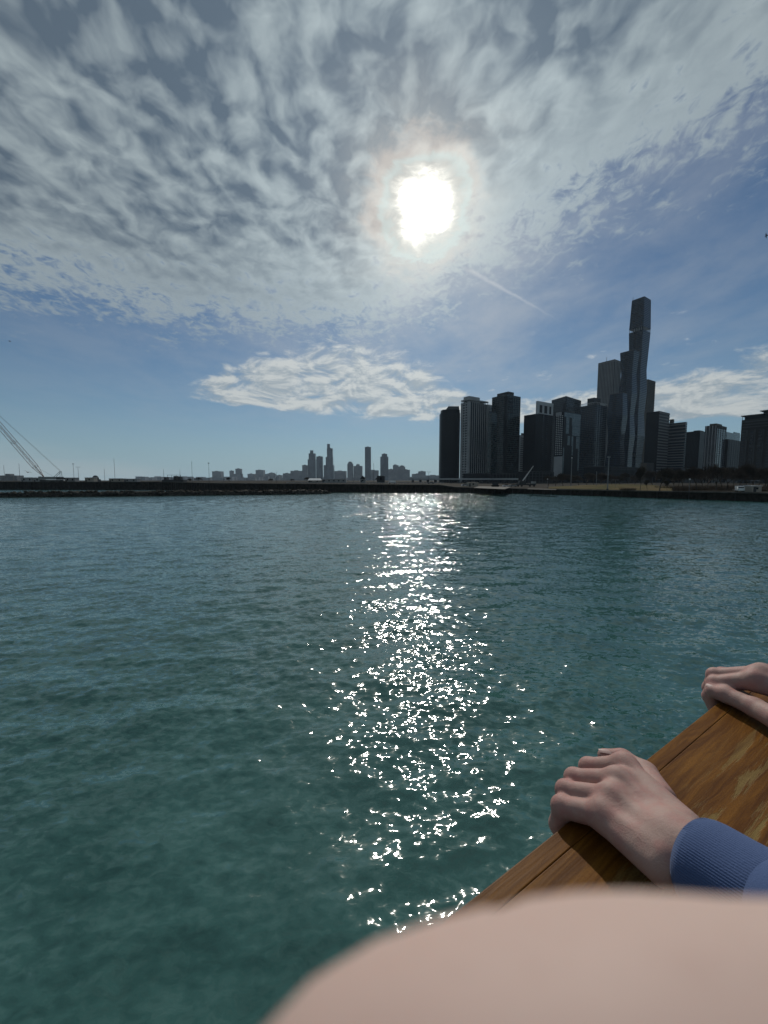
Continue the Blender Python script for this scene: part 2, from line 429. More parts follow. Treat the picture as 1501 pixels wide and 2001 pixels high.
def shore_wall(i0, i1, name, label):
    """sheet piled quay wall with a concrete cap, following the shore"""
    t = thing(name, label, 'sea wall', (wp[i0].x, wp[i0].y, 0))
    face = MB(); cap = MB()
    for i in range(i0, i1):
        A, B = wp[i], wp[i + 1]; d = (B - A); L = d.length; d.normalize(); nrm = Vector((d.y, -d.x, 0))
        nseg = max(2, int(L / 1.6)); prev = None
        for j in range(nseg + 1):
            f = j / nseg; p = A + (B - A) * f + nrm * (0.18 if j % 2 else -0.18); h = wh[i] + (wh[i + 1] - wh[i]) * f
            if prev is not None:
                q, hq = prev
                face.poly([(q.x, q.y, -1.5), (p.x, p.y, -1.5), (p.x, p.y, h - 0.3), (q.x, q.y, hq - 0.3)])
            prev = (p, h)
        h0, h1 = wh[i], wh[i + 1]
        a0, a1, b0, b1 = A + nrm * 0.4, A - nrm * 0.9, B + nrm * 0.4, B - nrm * 0.9
        bb = len(cap.v)
        cap.v += [(a0.x, a0.y, h0 - .35), (b0.x, b0.y, h1 - .35), (b1.x, b1.y, h1 - .35), (a1.x, a1.y, h0 - .35),
                  (a0.x, a0.y, h0), (b0.x, b0.y, h1), (b1.x, b1.y, h1), (a1.x, a1.y, h0)]
        cap.f += [tuple(bb + q for q in f_) for f_ in ((3, 2, 1, 0), (4, 5, 6, 7), (0, 1, 5, 4), (1, 2, 6, 5), (2, 3, 7, 6), (3, 0, 4, 7))]
    face.build('sheet_piling', M['sheet_pile'], t); cap.build('cap', M['cap'], t)
    # fender posts
    fm = MB()
    for i in range(i0, i1):
        A, B = wp[i], wp[i + 1]; L = (B - A).length
        d = (B - A).normalized(); nrm = Vector((d.y, -d.x, 0))
        for j in range(int(L / 9)):
            f = (j + 0.5) / max(1, int(L / 9)); p = A + (B - A) * f + nrm * 0.45
            fm.beam((p.x, p.y, -1), (p.x, p.y, wh[i] - 0.5), 0.16, 6)
    fm.build('fender_row', M['black'], t, kind='stuff')
shore_wall(0, 3, 'sea_wall', 'long dark dock wall behind the rock breakwater at left')
shore_wall(3, 8, 'sea_wall', 'dark quay wall below the far blue skyline')
shore_wall(8, len(WALL) - 1, 'sea_wall', 'low dark sea wall with pale concrete cap along the park at right')

# lawn bank in the park
def lawn_z(px, py_s):  # py_s 0 front .. 1 back
    return 0
lv = MB(); NX, NY = 40, 8
lg = []
for j in range(NY + 1):
    t = j / NY
    for i in range(NX + 1):
        s_ = i / NX; px = 1072 + 240 * s_
        py0 = np.interp(px, [t_[0] for t_ in WALL], [t_[1] for t_ in WALL])
        f0 = G(px, py0, 0.0); f0 = back(f0, 6 + t * 55)
        crest = np.interp(s_, [0, 0.12, 0.3, 0.6, 0.85, 1.0], [0.0, 0.6, 1.4, 2.0, 1.7, 0.9])
        zz_ = 2.75 + crest * math.sin(min(1, t * 1.15) * math.pi / 2) ** 1.5 - (1.2 if j == NY else 0) + random.uniform(-.05, .05)
        lv.v.append((f0.x, f0.y, zz_))
for j in range(NY):
    for i in range(NX):
        a = j * (NX + 1) + i; lv.f.append((a, a + 1, a + NX + 2, a + NX + 1))
m, k, b = new_mat('dormant lawn'); P = pos(k)
g1 = k.noise(P, 0.10, 5, 0.65); g2 = k.noise(P, 1.5, 4, 0.7)
setp(k, b, base=k.mix(k.ramp(g1, 0.35, 0.62), (0.065, 0.062, 0.022), (0.115, 0.085, 0.042)), rough=0.95, spec=0.03, normal=bump(k, g2, 0.6, 0.2))
lv.build('lawn', m, smooth=True)['kind'] = 'structure'

# ------------------------------------------------------------------ rock breakwater
bw_px = [(-260, 981), (-100, 975.5), (0, 972.3), (150, 971.0), (300, 969.5), (420, 968.0), (520, 967.0), (600, 965.9), (648, 964.8)]
bwp = [G(px, py, 0) for px, py in bw_px]
bwt = thing('breakwater', 'low rubble breakwater of dark boulders in front of the dock at left', 'breakwater', tuple(bwp[2]))
def rock_mesh(seed):
    rng = random.Random(seed); mm = MB()
    ico = [(-.52, 0, .85), (.52, 0, .85), (-.52, 0, -.85), (.52, 0, -.85), (0, .85, .52), (0, .85, -.52), (0, -.85, .52), (0, -.85, -.52), (.85, .52, 0), (-.85, .52, 0), (.85, -.52, 0), (-.85, -.52, 0)]
    fc = [(0, 4, 1), (0, 9, 4), (9, 5, 4), (4, 5, 8), (4, 8, 1), (8, 10, 1), (8, 3, 10), (5, 3, 8), (5, 2, 3), (2, 7, 3), (7, 10, 3), (7, 6, 10), (7, 11, 6), (11, 0, 6), (0, 1, 6), (6, 1, 10), (9, 0, 11), (9, 11, 2), (9, 2, 5), (7, 2, 11)]
    sx, sy, sz = rng.uniform(.8, 1.3), rng.uniform(.7, 1.1), rng.uniform(.55, .85)
    mm.v = [(x * sx * rng.uniform(.75, 1.2), y * sy * rng.uniform(.75, 1.2), z * sz * rng.uniform(.75, 1.2)) for x, y, z in ico]
    mm.f = fc
    me = mm.mesh('boulder'); me.materials.append(M['rock']); return me
rocks = [rock_mesh(i) for i in range(8)]
def along(pts, f):
    seg = [(pts[i + 1] - pts[i]).length for i in range(len(pts) - 1)]; L = sum(seg) * f
    for i, s_ in enumerate(seg):
        if L <= s_ or i == len(seg) - 1:
            d = (pts[i + 1] - pts[i]).normalized(); return pts[i] + d * L, Vector((d.y, -d.x, 0))
        L -= s_
core = MB(); prev = None
rngb = random.Random(3)
for i in range(61):
    p, nr = along(bwp, i / 60); hh = 2.0 + 0.35 * math.sin(i * 1.3) + 0.2 * math.sin(i * 3.1)
    hh *= min(1, (61 - i) / 3)
    ring = [p + nr * 0.5 + Vector((0, 0, -1)), p - nr * 1.2 + Vector((0, 0, hh * .8)), p - nr * 3.0 + Vector((0, 0, hh)), p - nr * 7 + Vector((0, 0, -1))]
    bb = len(core.v); core.v += [tuple(q) for q in ring]
    if prev is not None:
        for j in range(3): core.f.append((prev + j, bb + j, bb + j + 1, prev + j + 1))
    prev = bb
core.build('rubble_core', M['rock'], bwt)
for i in range(290):
    f = rngb.random() ** 0.9; p, nr = along(bwp, f); s_ = rngb.random()
    o = bpy.data.objects.new('boulder', rngb.choice(rocks)); COL.objects.link(o); o.parent = bwt
    zt = (0.15 + 2.0 * math.sin(min(1, s_ * 1.4) * math.pi / 2)) * min(1, (1 - f) * 25 + .35)
    sc = rngb.uniform(0.45, 1.0)
    q = p - nr * (s_ * 3.4 - 0.3) - bwt.location
    o.location = (q.x, q.y, zt - 0.15); o.scale = (sc, sc, sc); o.rotation_euler = (rngb.uniform(-.5, .5), rngb.uniform(-.5, .5), rngb.uniform(0, 6.3))
# dead reeds growing among the rocks
gr = MB()
for i in range(2600):
    f = rngb.random(); p, nr = along(bwp, f); q = p - nr * rngb.uniform(0.8, 4); z0 = rngb.uniform(1.2, 2.0) * min(1, (1 - f) * 20)
    h_ = rngb.uniform(.3, 0.9); lx, ly = rngb.uniform(-.3, .3), rngb.uniform(-.2, .2)
    gr.poly([(q.x - .06, q.y, z0), (q.x + .06, q.y, z0), (q.x + lx, q.y + ly, z0 + h_)])
tag(gr.build('dead_grass', M['shrub'], None, kind='stuff'), 'dry brown grass growing along the top of the breakwater', 'grass')

# ------------------------------------------------------------------ towers of the near town
GZ = 2.0
def isect(C, e, px):
    """distance along e from C to the plan ray through column px"""
    kx = KX(px); den = e.x - kx * e.y
    return (kx * C.y - C.x) / den
def plan(pxL, pxC, pxR, Y):
    C = Vector((KX(pxC) * Y, Y, 0))
    a = isect(C, E1, pxL); c = isect(C, E2, pxR)
    return C, C + E1 * a, C + E2 * c, C + E1 * a + E2 * c
def quad(C, L, Rr, B): return [C, Rr, B, L]
def inset(pts, d):
    c = sum(pts, Vector()) / len(pts); out_ = []
    for p in pts:
        v_ = (p - c); out_.append(c + v_ * max(0.05, 1 - d / v_.length * 1.414))
    return out_
def face_grid(A, B, z0, z1, nrib=0, ribw=0.6, ribd=0.5, floors=0, slabh=0.5, slabd=0.4, off=0.0, mb=None, dz=0):
    """ribs and slab edges standing proud of the wall from A to B (seen from outside, left to right)"""
    mb = mb or MB()
    d = B - A; L = d.length; d.normalize(); nr = Vector((d.y, -d.x, 0))
    for i in range(nrib):
        p = A + d * (L * (i + 0.5) / nrib) + nr * (off + ribd / 2)
        mb.obb((p.x, p.y, (z0 + z1) / 2), d * ribw / 2, nr * ribd / 2, Vector((0, 0, (z1 - z0) / 2)))
    for i in range(floors):
        z = z0 + (z1 - z0) * (i + 0.5) / floors; p = A + d * (L / 2) + nr * (off + slabd / 2)
        mb.obb((p.x, p.y, z), d * L / 2, nr * slabd / 2, Vector((0, 0, slabh / 2)))
    return mb
def tower(label, pxL, pxC, pxR, Y, top_py, mat, name='tower', z0=GZ, cat='tower'):
    C, L, Rr, B = plan(pxL, pxC, pxR, Y); zt = Z(pxC, top_py, Y)
    t = thing(name, label, cat, (C.x, C.y, z0))
    MB().prism(quad(C, L, Rr, B), z0, zt).build('wall', M[mat], t)
    return t, C, L, Rr, B, zt
def pent(t, C, L, Rr, B, zt, a0, a1, b0, b1, h, mat, name='penthouse'):
    """box on the roof, spans given as fractions of the two sides"""
    e1, e2 = L - C, Rr - C
    pts = [C + e1 * a0 + e2 * b0, C + e1 * a0 + e2 * b1, C + e1 * a1 + e2 * b1, C + e1 * a1 + e2 * b0]
    return MB().prism(pts, zt, zt + h).build(name, M[mat], t)

# 1 dark rounded tower at the left end of the row
Y = 700; cx = KX(880.5) * Y; hw = (KX(900) - KX(861)) * Y / 2
t1 = thing('tower', 'black rounded tower at the left end of the near skyline', 'tower', (cx, Y, GZ))
def rounded(cx, cy, hx, hy, nn=40, e=3.2):
    o = []
    for i in range(nn):
        a = 2 * math.pi * i / nn; c_, s_ = math.cos(a), math.sin(a)
        o.append(Vector((cx + hx * math.copysign(abs(c_) ** (2 / e), c_), cy + hy * math.copysign(abs(s_) ** (2 / e), s_), 0)))
    return o
z1 = Z(880, 806, Y); z2 = Z(880, 799.5, Y); z3 = Z(880, 792, Y)
MB().prism(rounded(cx, Y + 18, hw, 18), GZ, z1).build('wall', M['glass_dark'], t1)
MB().prism(rounded(cx + .5, Y + 18, hw - 1.2, 16.5), z1, z2).build('upper_wall', M['glass_dark'], t1)
MB().prism([(cx - 9, Y + 8), (cx + 15.5, Y + 8), (cx + 15.5, Y + 24), (cx - 9, Y + 24)], z2, z3, [(cx - 4, Y + 9), (cx + 15, Y + 9), (cx + 15, Y + 23), (cx - 4, Y + 23)]).build('penthouse', M['concrete_dark'], t1)
MB().beam((cx - 2, Y + 15, z3), (cx - 2, Y + 15, z3 + 5), 0.25).build('antenna', M['steel'], t1)
fb = MB()
for i in range(44):
    zz_ = GZ + (z1 - GZ) * (i + .5) / 44
    ro = rounded(cx, Y + 18, hw + .25, 18.25); fb.prism(ro, zz_ - .2, zz_ + .2)
fb.build('floor_band', M['glass_dark'], t1, kind='stuff')

# 2 white ribbed tower
t2, C, L, Rr, B, zt = tower('white concrete tower with fine vertical ribs and balcony slabs', 900, 914.5, 950, 660, 785, 'glass_grey')
g = face_grid(C, Rr, GZ + 6, zt, 9, 1.3, 0.7, 0, mb=None)
face_grid(L, C, GZ + 6, zt, 0, 1, 1, 30, 1.6, 0.9, mb=g)
face_grid(L, C, GZ + 2, zt, 3, 1.2, 1.2, 0, mb=g)
g.build('facade_grid', M['concrete'], t2, kind='stuff')
for p_ in (C, L, Rr):
    MB().obb((p_.x, p_.y, (GZ + zt) / 2), E1 * 1.1, E2 * 1.1, Vector((0, 0, (zt - GZ) / 2))).build('corner_pier', M['concrete'], t2)
e1, e2 = L - C, Rr - C
MB().prism([C - e1 * .03 - e2 * .03, Rr + e2 * .03 - e1 * .03, B + e1 * .03 + e2 * .03, L + e1 * .03 - e2 * .03], zt + 3.2, zt + 5).build('roof_frame', M['concrete'], t2)
col = MB()
for i in range(8):
    for (A_, B_) in ((C, Rr), (L, C)):
        p = A_ + (B_ - A_) * (i / 7); col.beam((p.x, p.y, zt), (p.x, p.y, zt + 3.3), 0.5, 6)
col.build('roof_column_row', M['concrete'], t2, kind='stuff')
pent(t2, C, L, Rr, B, zt, .15, .9, .05, .62, Z(928, 776.5, 675) - zt, 'concrete')

# 3 slim building behind
t3, C, L, Rr, B, zt = tower('slim grey tower squeezed behind the white ribbed tower', 948, 953, 968, 720, 794, 'glass_grey')
face_grid(C, Rr, zt - 9, zt, 0, 0, 0, 3, 0.8, 0.5).build('cornice', M['concrete'], t3)
pent(t3, C, L, Rr, B, zt, .1, .8, .0, .6, 3.4, 'concrete')

# 4 teal glass tower with a dark recess
t4, C, L, Rr, B, zt = tower('teal glass tower with a dark vertical recess and flat rooftop block', 958, 986, 1013, 640, 770.5, 'glass_teal')
for (A_, B_, f0, f1) in ((L, C, 0.86, 1.0), (C, Rr, 0.0, 0.12)):
    d = B_ - A_; nr = Vector((d.y, -d.x, 0)).normalized()
    p, q = A_ + d * f0 + nr * .15, A_ + d * f1 + nr * .15
    MB().prism([p - nr, q - nr, q, p][::-1] if False else [p, q, q - nr, p - nr], GZ + 3, zt - 3).build('dark_recess', M['glass_dark'], t4)
g = face_grid(L, C, GZ, zt - 2, 9, 0.5, 0.5, 0); face_grid(C, Rr, GZ, zt - 2, 8, 0.5, 0.5, 0, mb=g)
g.build('mullion_row', M['glass_teal'], t4, kind='stuff')
gl = face_grid(C + (Rr - C) * .15, C + (Rr - C) * .45, zt - 30, zt - 4, 0, 0, 0, 6, 1.4, 1.2); gl.build('louvre', M['glass_dark'], t4)
pent(t4, C, L, Rr, B, zt, .0, .75, .1, .5, 5.0, 'concrete_dark')
lw = plan(951, 958, 968, 632)
MB().prism(quad(*lw), GZ, Z(958, 806, 632)).build('lower_wing', M['glass_teal'], t4)

# 5 small pale building in the gap
t5, C, L, Rr, B, zt = tower('small pale stone tower low in the gap between dark towers', 1012, 1015, 1023, 760, 850, 'concrete')
pent(t5, C, L, Rr, B, zt, .1, .9, .4, .95, 4.0, 'concrete_dark')
face_grid(C, Rr, GZ, zt - 4, 0, 0, 0, 24, 1.4, .3).build('floor_band', M['glass_grey'], t5, kind='stuff')

# 6 plain black slab
t6, C, L, Rr, B, zt = tower('plain black slab tower left of the white-edged tower', 1020.5, 1043, 1048, 640, 808.5, 'glass_dark')
face_grid(L, C, GZ, zt, 12, 0.35, 0.3).build('mullion_row', M['glass_dark'], t6, kind='stuff')

# 7 tower with a white edge pier and pale crown
t7, C, L, Rr, B, zt = tower('dark glass tower with a white corner pier and pale framed crown', 1043, 1045.8, 1076, 680, 784.5, 'glass_dark')
MB().prism([L - E2 * .4 + E1 * 0, C - E1 * .0 - E2 * .4 - E1 * .4, C + E2 * 2.0 - E1 * .4, L + E2 * 2.0], GZ + 24, zt + .6).build('corner_pier', M['white_panel'], t7)
d = Rr - C; nr = Vector((d.y, -d.x, 0)).normalized()
MB().prism([C + nr * .5, Rr + nr * .5, Rr - nr * 3, C - nr * 3], zt - 5, zt + 1).build('crown_beam', M['white_panel'], t7)
MB().prism([C + nr * .5, Rr + nr * .5, Rr - nr * 1, C - nr * 1], zt - 20, zt - 18.4).build('crown_sill', M['white_panel'], t7)
for f in (0.0, .30, .62, .88):
    p = C + d * f; q = C + d * (f + .12)
    MB().prism([p + nr * .35, q + nr * .35, q - nr, p - nr], zt - 18.2, zt - 5.2).build('crown_pier', M['white_panel'], t7)
for f in (.36, .62, .92):
    p = C + d * f
    MB().prism([p + nr * .5, p + d * .035 + nr * .5, p + d * .035 - nr * .5, p - nr * .5], GZ, zt - 20.2).build('facade_pier', M['glass_grey'], t7)

# 8 broad grey tower with a raised corner
t8, C, L, Rr, B, zt = tower('broad grey glass tower with a raised front corner on its roof', 1073, 1100, 1129, 760, 778, 'glass_grey')
zc_ = Z(1103, 774, 760)
MB().prism(quad(C, L, Rr, B), zt, zt + .3).build('roof', M['concrete_dark'], t8)
for (A_, B_) in ((C, Rr), (L, C)):
    d = B_ - A_; nr = Vector((d.y, -d.x, 0)).normalized(); hi = zc_ - zt
    ha, hb = (hi, 1.0) if A_ is C else (1.0, hi)
    mm = MB(); bb = [(A_.x, A_.y, zt - 14), (B_.x, B_.y, zt - 14), (B_.x, B_.y, zt + hb), (A_.x, A_.y, zt + ha)]
    off = nr * .4; bk_ = nr * -1.0
    mm.v = [tuple(Vector(p) + off) for p in bb] + [tuple(Vector(p) + bk_) for p in bb]
    mm.f = [(0, 1, 2, 3), (7, 6, 5, 4), (0, 4, 5, 1), (1, 5, 6, 2), (2, 6, 7, 3), (3, 7, 4, 0)]
    mm.build('parapet_screen', M['glass_grey'], t8)
g = face_grid(L, C, GZ, zt - 15, 10, .7, .5); face_grid(C, Rr, GZ, zt - 15, 9, .7, .5, mb=g)
g.build('mullion_row', M['concrete_dark'], t8, kind='stuff')
d = C - L; nr = Vector((d.y, -d.x, 0)).normalized(); p = L + d * .84
MB().prism([p + nr * .7, C + nr * .7 - d * .01, C - nr * .5, p - nr], zt - 26, zt - 9).build('dark_recess', M['glass_dark'], t8)

# 9 white-windowed tower in front
t9, C, L, Rr, B, zt = tower('dark tower with a grid of square white windows above a blank grey wall', 1081, 1098, 1130, 600, 804, 'glass_dark')
d = C - L; nr = Vector((d.y, -d.x, 0)).normalized(); Lf = d.length; d.normalize()
zw0, zw1 = Z(1090, 889, 600), Z(1090, 810, 600)
wme_ = MB().obb((0, 0, 0), d * Lf * .055, nr * .25, Vector((0, 0, (zw1 - zw0) / 22 * .27))).mesh('window'); wme_.materials.append(M['white_panel'])
for r_ in range(22):
    for c_ in range(4):
        p = L + d * Lf * (.19 + .205 * c_) + nr * .2
        o = bpy.data.objects.new('window', wme_); COL.objects.link(o); o.parent = t9
        o.location = Vector((p.x, p.y, zw0 + (zw1 - zw0) * (r_ + .5) / 22)) - t9.location
p, q = L + d * Lf * .02 + nr * .3, L + d * Lf * .97 + nr * .3
MB().prism([p, q, q - nr, p - nr], Z(1090, 932, 600), Z(1090, 891.5, 600)).build('blank_wall', M['concrete'], t9)
MB().prism([L + d * Lf * .05 + nr * .3, L + d * Lf * .7 + nr * .3, L + d * Lf * .7 - nr, L + d * Lf * .05 - nr], zt - 5, zt).build('roof_band', M['concrete'], t9)
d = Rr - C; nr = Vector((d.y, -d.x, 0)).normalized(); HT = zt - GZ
for (f0, f1, g0, g1) in ((.0, 1, .93, .99), (.12, .30, .70, .93), (.46, .98, .82, .93), (.50, .98, .68, .815), (.24, .38, .54, .67), (.48, .58, .53, .67), (.76, .98, .50, .67), (.52, .58, .40, .53), (.90, .99, .18, .50), (.0, .06, .1, .5)):  # sky reflections in the right face, put in as pale-coloured panels
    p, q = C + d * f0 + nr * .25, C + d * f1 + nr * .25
    MB().prism([p, q, q - nr, p - nr], GZ + HT * g0, GZ + HT * g1).build('sky_reflection_panel', M['glass_pale'], t9)
e1, e2 = L - C, Rr - C
pent(t9, C, L, Rr, B, zt, .1, .9, .1, .7, 2.5, 'concrete_dark')

# 10 striped glass tower with a railing crown
t10, C, L, Rr, B, zt = tower('striped dark glass tower with an open roof frame beside the wavy towers', 1128, 1158, 1180, 720, 790, 'glass_blue')
g = face_grid(L, C, GZ, zt, 7, 1.8, .8); face_grid(C, Rr, GZ, zt, 5, 1.8, .8, mb=g)
g.build('pier_row', M['glass_grey'], t10, kind='stuff')
rl = MB()
for (A_, B_) in ((C, Rr), (L, C)):
    for i in range(9):
        p = A_ + (B_ - A_) * (i / 8); rl.beam((p.x, p.y, zt), (p.x, p.y, zt + 4), .35, 4)
    a_, b_ = A_ + Vector((0, 0, zt + 4)), B_ + Vector((0, 0, zt + 4)); rl.beam(a_, b_, .4, 4)
rl.build('roof_frame', M['white_panel'], t10)
pent(t10, C, L, Rr, B, zt, .1, .55, .0, .5, Z(1155, 778.5, 730) - zt, 'concrete_dark')
MB().prism([C + E2 * 3 + E1 * 3, Rr - E2 * 2 + E1 * 3, Rr - E2 * 2 + E1 * 9, C + E2 * 3 + E1 * 9], zt, zt + 5).build('rooftop_plant', M['white_panel'], t10)

# 11 tall white pier tower far behind
t11, C, L, Rr, B, zt = tower('tall tower of close pale vertical piers behind the wavy towers', 1159, 1190, 1203, 1120, 702.5, 'glass_dark')
g = face_grid(L, C, GZ, zt, 11, 2.4, 1.2); face_grid(C, Rr, GZ, zt, 5, 2.4, 1.2, mb=g)
g.build('pier_row', M['granite'], t11, kind='stuff')
MB().prism(quad(C, L, Rr, B), zt - 5, zt + 1).build('roof_band', M['granite'], t11)
p = L + (C - L) * .42 + E2 * 8
MB().beam((p.x, p.y, zt), (p.x, p.y, zt + 15), .5).build('antenna', M['steel'], t11)

# 12 the tall wavy towers: one building of three stems
C0 = Vector((KX(1210) * 700, 700, 0))
t12 = thing('skyscraper', 'tallest skyscraper, three joined wavy glass stems stepping up to the right', 'skyscraper', (C0.x, C0.y, GZ))
def stem(pxL, pxC, pxR, Y, levels, mat='glass_blue', part='stem'):
    """levels: (picture row, plan scale) from the ground up"""
    C, L, Rr, B = plan(pxL, pxC, pxR, Y); c0 = (C + B) / 2
    def sec(s_): return [c0 + (p - c0) * s_ for p in quad(C, L, Rr, B)]
    mm = MB(); lst = []
    for i, (py, s_) in enumerate(levels):
        lst.append((GZ if py is None else Z(pxC, py, Y), s_))
    for (za, sa), (zb, sb) in zip(lst, lst[1:]):
        mm.prism(sec(sa), za, zb, sec(sb))
    mm.build(part, M[mat], t12)
    return C, L, Rr, B, sec, lst
A_ = stem(1181, 1210, 1219.5, 690, [(None, .80), (905, 1.0), (862, .80), (812, 1.03), (767, .86)])
B_ = stem(1200, 1226, 1236.5, 735, [(None, .92), (892, .80), (851, 1.0), (810, .78), (768, 1.0), (728, .80), (684, 1.02)])
Cc = stem(1215, 1241, 1255, 780, [(None, .95), (892, .84), (850, 1.02), (808, .84), (764, 1.0), (718, .84), (643.5, 1.02)])
C, L, Rr, B, sec, lst = Cc
ztop = lst[-1][0]
zb = Z(1248, 637, 780); zcap = Z(1252, 579, 780)
MB().prism(sec(1.02), zb, zcap, sec(.90)).build('top_block', M['glass_blue'], t12)
cl = MB()
s98 = sec(.97)
for i in range(4):
    for f in np.linspace(0, 1, 9):
        p = s98[i] + (s98[(i + 1) % 4] - s98[i]) * f
        if f in (0, 1) or i in (0, 3): cl.beam((p.x, p.y, ztop - 1), (p.x, p.y, zb + 1), .55, 5)
cl.build('open_floor_column_row', M['concrete'], t12, kind='stuff')
MB().prism(sec(.45), ztop - 1, zb + 1).build('core_wall', M['concrete_dark'], t12)
for (S_, nm) in ((A_, 0), (B_, 1), (Cc, 2)):
    C, L, Rr, B, sec, lst = S_; bl = MB()
    for (za, sa), (zb_, sb) in zip(lst, lst[1:]):       # balcony stacks in the middle of the left faces
        nfl = int((zb_ - za) / 3.6)
        for i in range(nfl):
            f = (i + .5) / nfl; s_ = sa + (sb - sa) * f; q4 = sec(s_); l_, c_ = q4[3], q4[0]
            dd = (c_ - l_); nrm = Vector((dd.y, -dd.x, 0)).normalized(); m0 = l_ + dd * .34; m1 = l_ + dd * .56; z_ = za + (zb_ - za) * f
            cen = (m0 + m1) / 2 + nrm * .5
            bl.obb((cen.x, cen.y, z_), (m1 - m0) / 2, nrm * .7, Vector((0, 0, .55)))
    bl.build('balcony_stack', M['glass_dark'], t12, kind='stuff')
    z_ = lst[-1][0] if nm < 2 else zcap; s_ = lst[-1][1] if nm < 2 else .90
    MB().prism(sec(s_ * .98), z_, z_ + 1.2).build('roof_edge', M['concrete_dark'], t12)
pcap = Cc[4](.8)[3]; MB().beam((pcap.x, pcap.y, zcap), (pcap.x, pcap.y, zcap + 7), .4).build('antenna', M['steel'], t12)

# 13 brown tower behind the skyscraper
t13, C, L, Rr, B, zt = tower('brown stone tower half hidden behind the tallest skyscraper', 1248, 1256, 1270, 900, 741, 'brown_stone')
face_grid(C, Rr, GZ, zt, 0, 0, 0, 62, 1.0, 1.0).build('floor_band', M['concrete_dark'], t13, kind='stuff')

# 14 and 15 white banded slabs
t14, C, L, Rr, B, zt = tower('dark tower whose right face carries white horizontal bands', 1256, 1281, 1301, 640, 803, 'glass_dark')
face_grid(C, Rr, GZ + 4, zt, 0, 0, 0, 24, 2.0, .5).build('floor_band', M['granite'], t14, kind='stuff')
t15, C, L, Rr, B, zt = tower('lower grey tower with white horizontal bands and sloping top', 1301, 1333, 1336, 655, 825, 'glass_grey')
g = MB(); face_grid(L, C, zt - 34, zt, 0, 0, 0, 6, 2.2, .5, mb=g); face_grid(L, C, GZ + 6, zt - 34, 0, 0, 0, 14, 1.6, .5, mb=g)
g.build('floor_band', M['granite'], t15, kind='stuff')
pent(t15, C, L, Rr, B, zt, .78, .98, .1, .9, 7.5, 'brown_stone')
MB().prism(quad(C, L, Rr, B), zt, zt + .6).build('roof_edge', M['concrete'], t15)

# 16 dark low tower
t16, C, L, Rr, B, zt = tower('dark flat tower between the banded tower and the ribbed tower', 1334, 1362, 1374, 700, 842, 'glass_dark')
pent(t16, C, L, Rr, B, zt, .1, .5, .1, .8, 1.6, 'glass_dark')
face_grid(L, C, GZ, zt, 10, .4, .3).build('mullion_row', M['glass_dark'], t16, kind='stuff')

# 17 ribbed tower with penthouse
t17, C, L, Rr, B, zt = tower('grey tower with bright vertical ribs and stepped rooftop penthouse', 1371, 1395, 1413, 640, 831, 'glass_grey')
g = face_grid(L, C, GZ, zt, 4, 1.1, .8); g.build('rib_row', M['concrete'], t17, kind='stuff')
face_grid(C, Rr, GZ, zt, 4, .5, .4).build('mullion_row', M['concrete_dark'], t17, kind='stuff')
MB().prism(quad(C, L, Rr, B), zt - 5, zt + .5).build('roof_band', M['brown_stone'], t17)
pent(t17, C, L, Rr, B, zt + .5, .25, .8, .2, .8, 3.8, 'brown_stone')

# 18, 19
t18, C, L, Rr, B, zt = tower('pale teal glass block peeking up behind the dark low block at right', 1411, 1414, 1440, 820, 844, 'glass_pale')
pent(t18, C, L, Rr, B, zt, .1, .8, .55, .98, 3.0, 'glass_pale')
t19, C, L, Rr, B, zt = tower('dark low block below the pale teal glass block', 1410, 1418, 1444, 660, 858, 'glass_dark')
face_grid(C, Rr, GZ, zt, 6, .6, .4).build('mullion_row', M['concrete_dark'], t19, kind='stuff')

# 20 big block with projecting roof canopies at the right edge: its near corner stands outside the picture
C, L, Rr, B = plan(1441, 1600, 1650, 430); zt = Z(1441, 821, L.y)
t20 = thing('tower', 'big dark gridded block with projecting flat roof canopies at the right edge', 'tower', (C.x, C.y, GZ))
MB().prism(quad(C, L, Rr, B), GZ, zt).build('wall', M['dark_stone'], t20)
d = C - L; nr = Vector((d.y, -d.x, 0)).normalized()
for i in range(9):
    f = .015 + i * .11
    p, q = L + d * f + nr * .05, L + d * (f + .045) + nr * .05
    MB().prism([p, q, q - nr, p - nr], GZ, zt - 13).build('window_bay', M['glass_grey'], t20)
    p, q = L + d * (f + .055) + nr * .6, L + d * (f + .075) + nr * .6
    MB().prism([p, q, q - nr, p - nr], GZ, zt - 13).build('pier', M['concrete_dark'], t20)
face_grid(L, C, GZ, zt - 12, 0, 0, 0, 16, .9, .4).build('floor_band', M['dark_stone'], t20, kind='stuff')
face_grid(L, C, zt - 11, zt - 1, 0, 0, 0, 3, 1.0, .5).build('cornice_band', M['concrete_dark'], t20)
MB().prism([L + d * .03 - nr * 2, L + d * .99 - nr * 2, L + d * .99 - nr * 14, L + d * .03 - nr * 14], zt, zt + 4.6).build('upper_storey', M['glass_dark'], t20)
MB().prism([L - d * .015 + nr * 1.5, L + d * .95 + nr * 1.5, L + d * .95 - nr * 15, L - d * .015 - nr * 15], zt + 4.6, zt + 5.3).build('canopy', M['dark_stone'], t20)
MB().prism([L + d * .27 - nr * 3, L + d * .99 - nr * 3, L + d * .99 - nr * 13, L + d * .27 - nr * 13], zt + 5.3, zt + 8.6).build('upper_storey', M['glass_dark'], t20)
MB().prism([L + d * .23 + nr * 0, L + d * .99 + nr * 0, L + d * .99 - nr * 14, L + d * .23 - nr * 14], zt + 8.6, zt + 9.3).build('canopy', M['dark_stone'], t20)
MB().prism([L + d * .40 - nr * 5, L + d * .9 - nr * 5, L + d * .9 - nr * 12, L + d * .40 - nr * 12], zt + 9.3, zt + 12.5).build('penthouse', M['dark_stone'], t20)
p = L + d * .008 + nr * .8
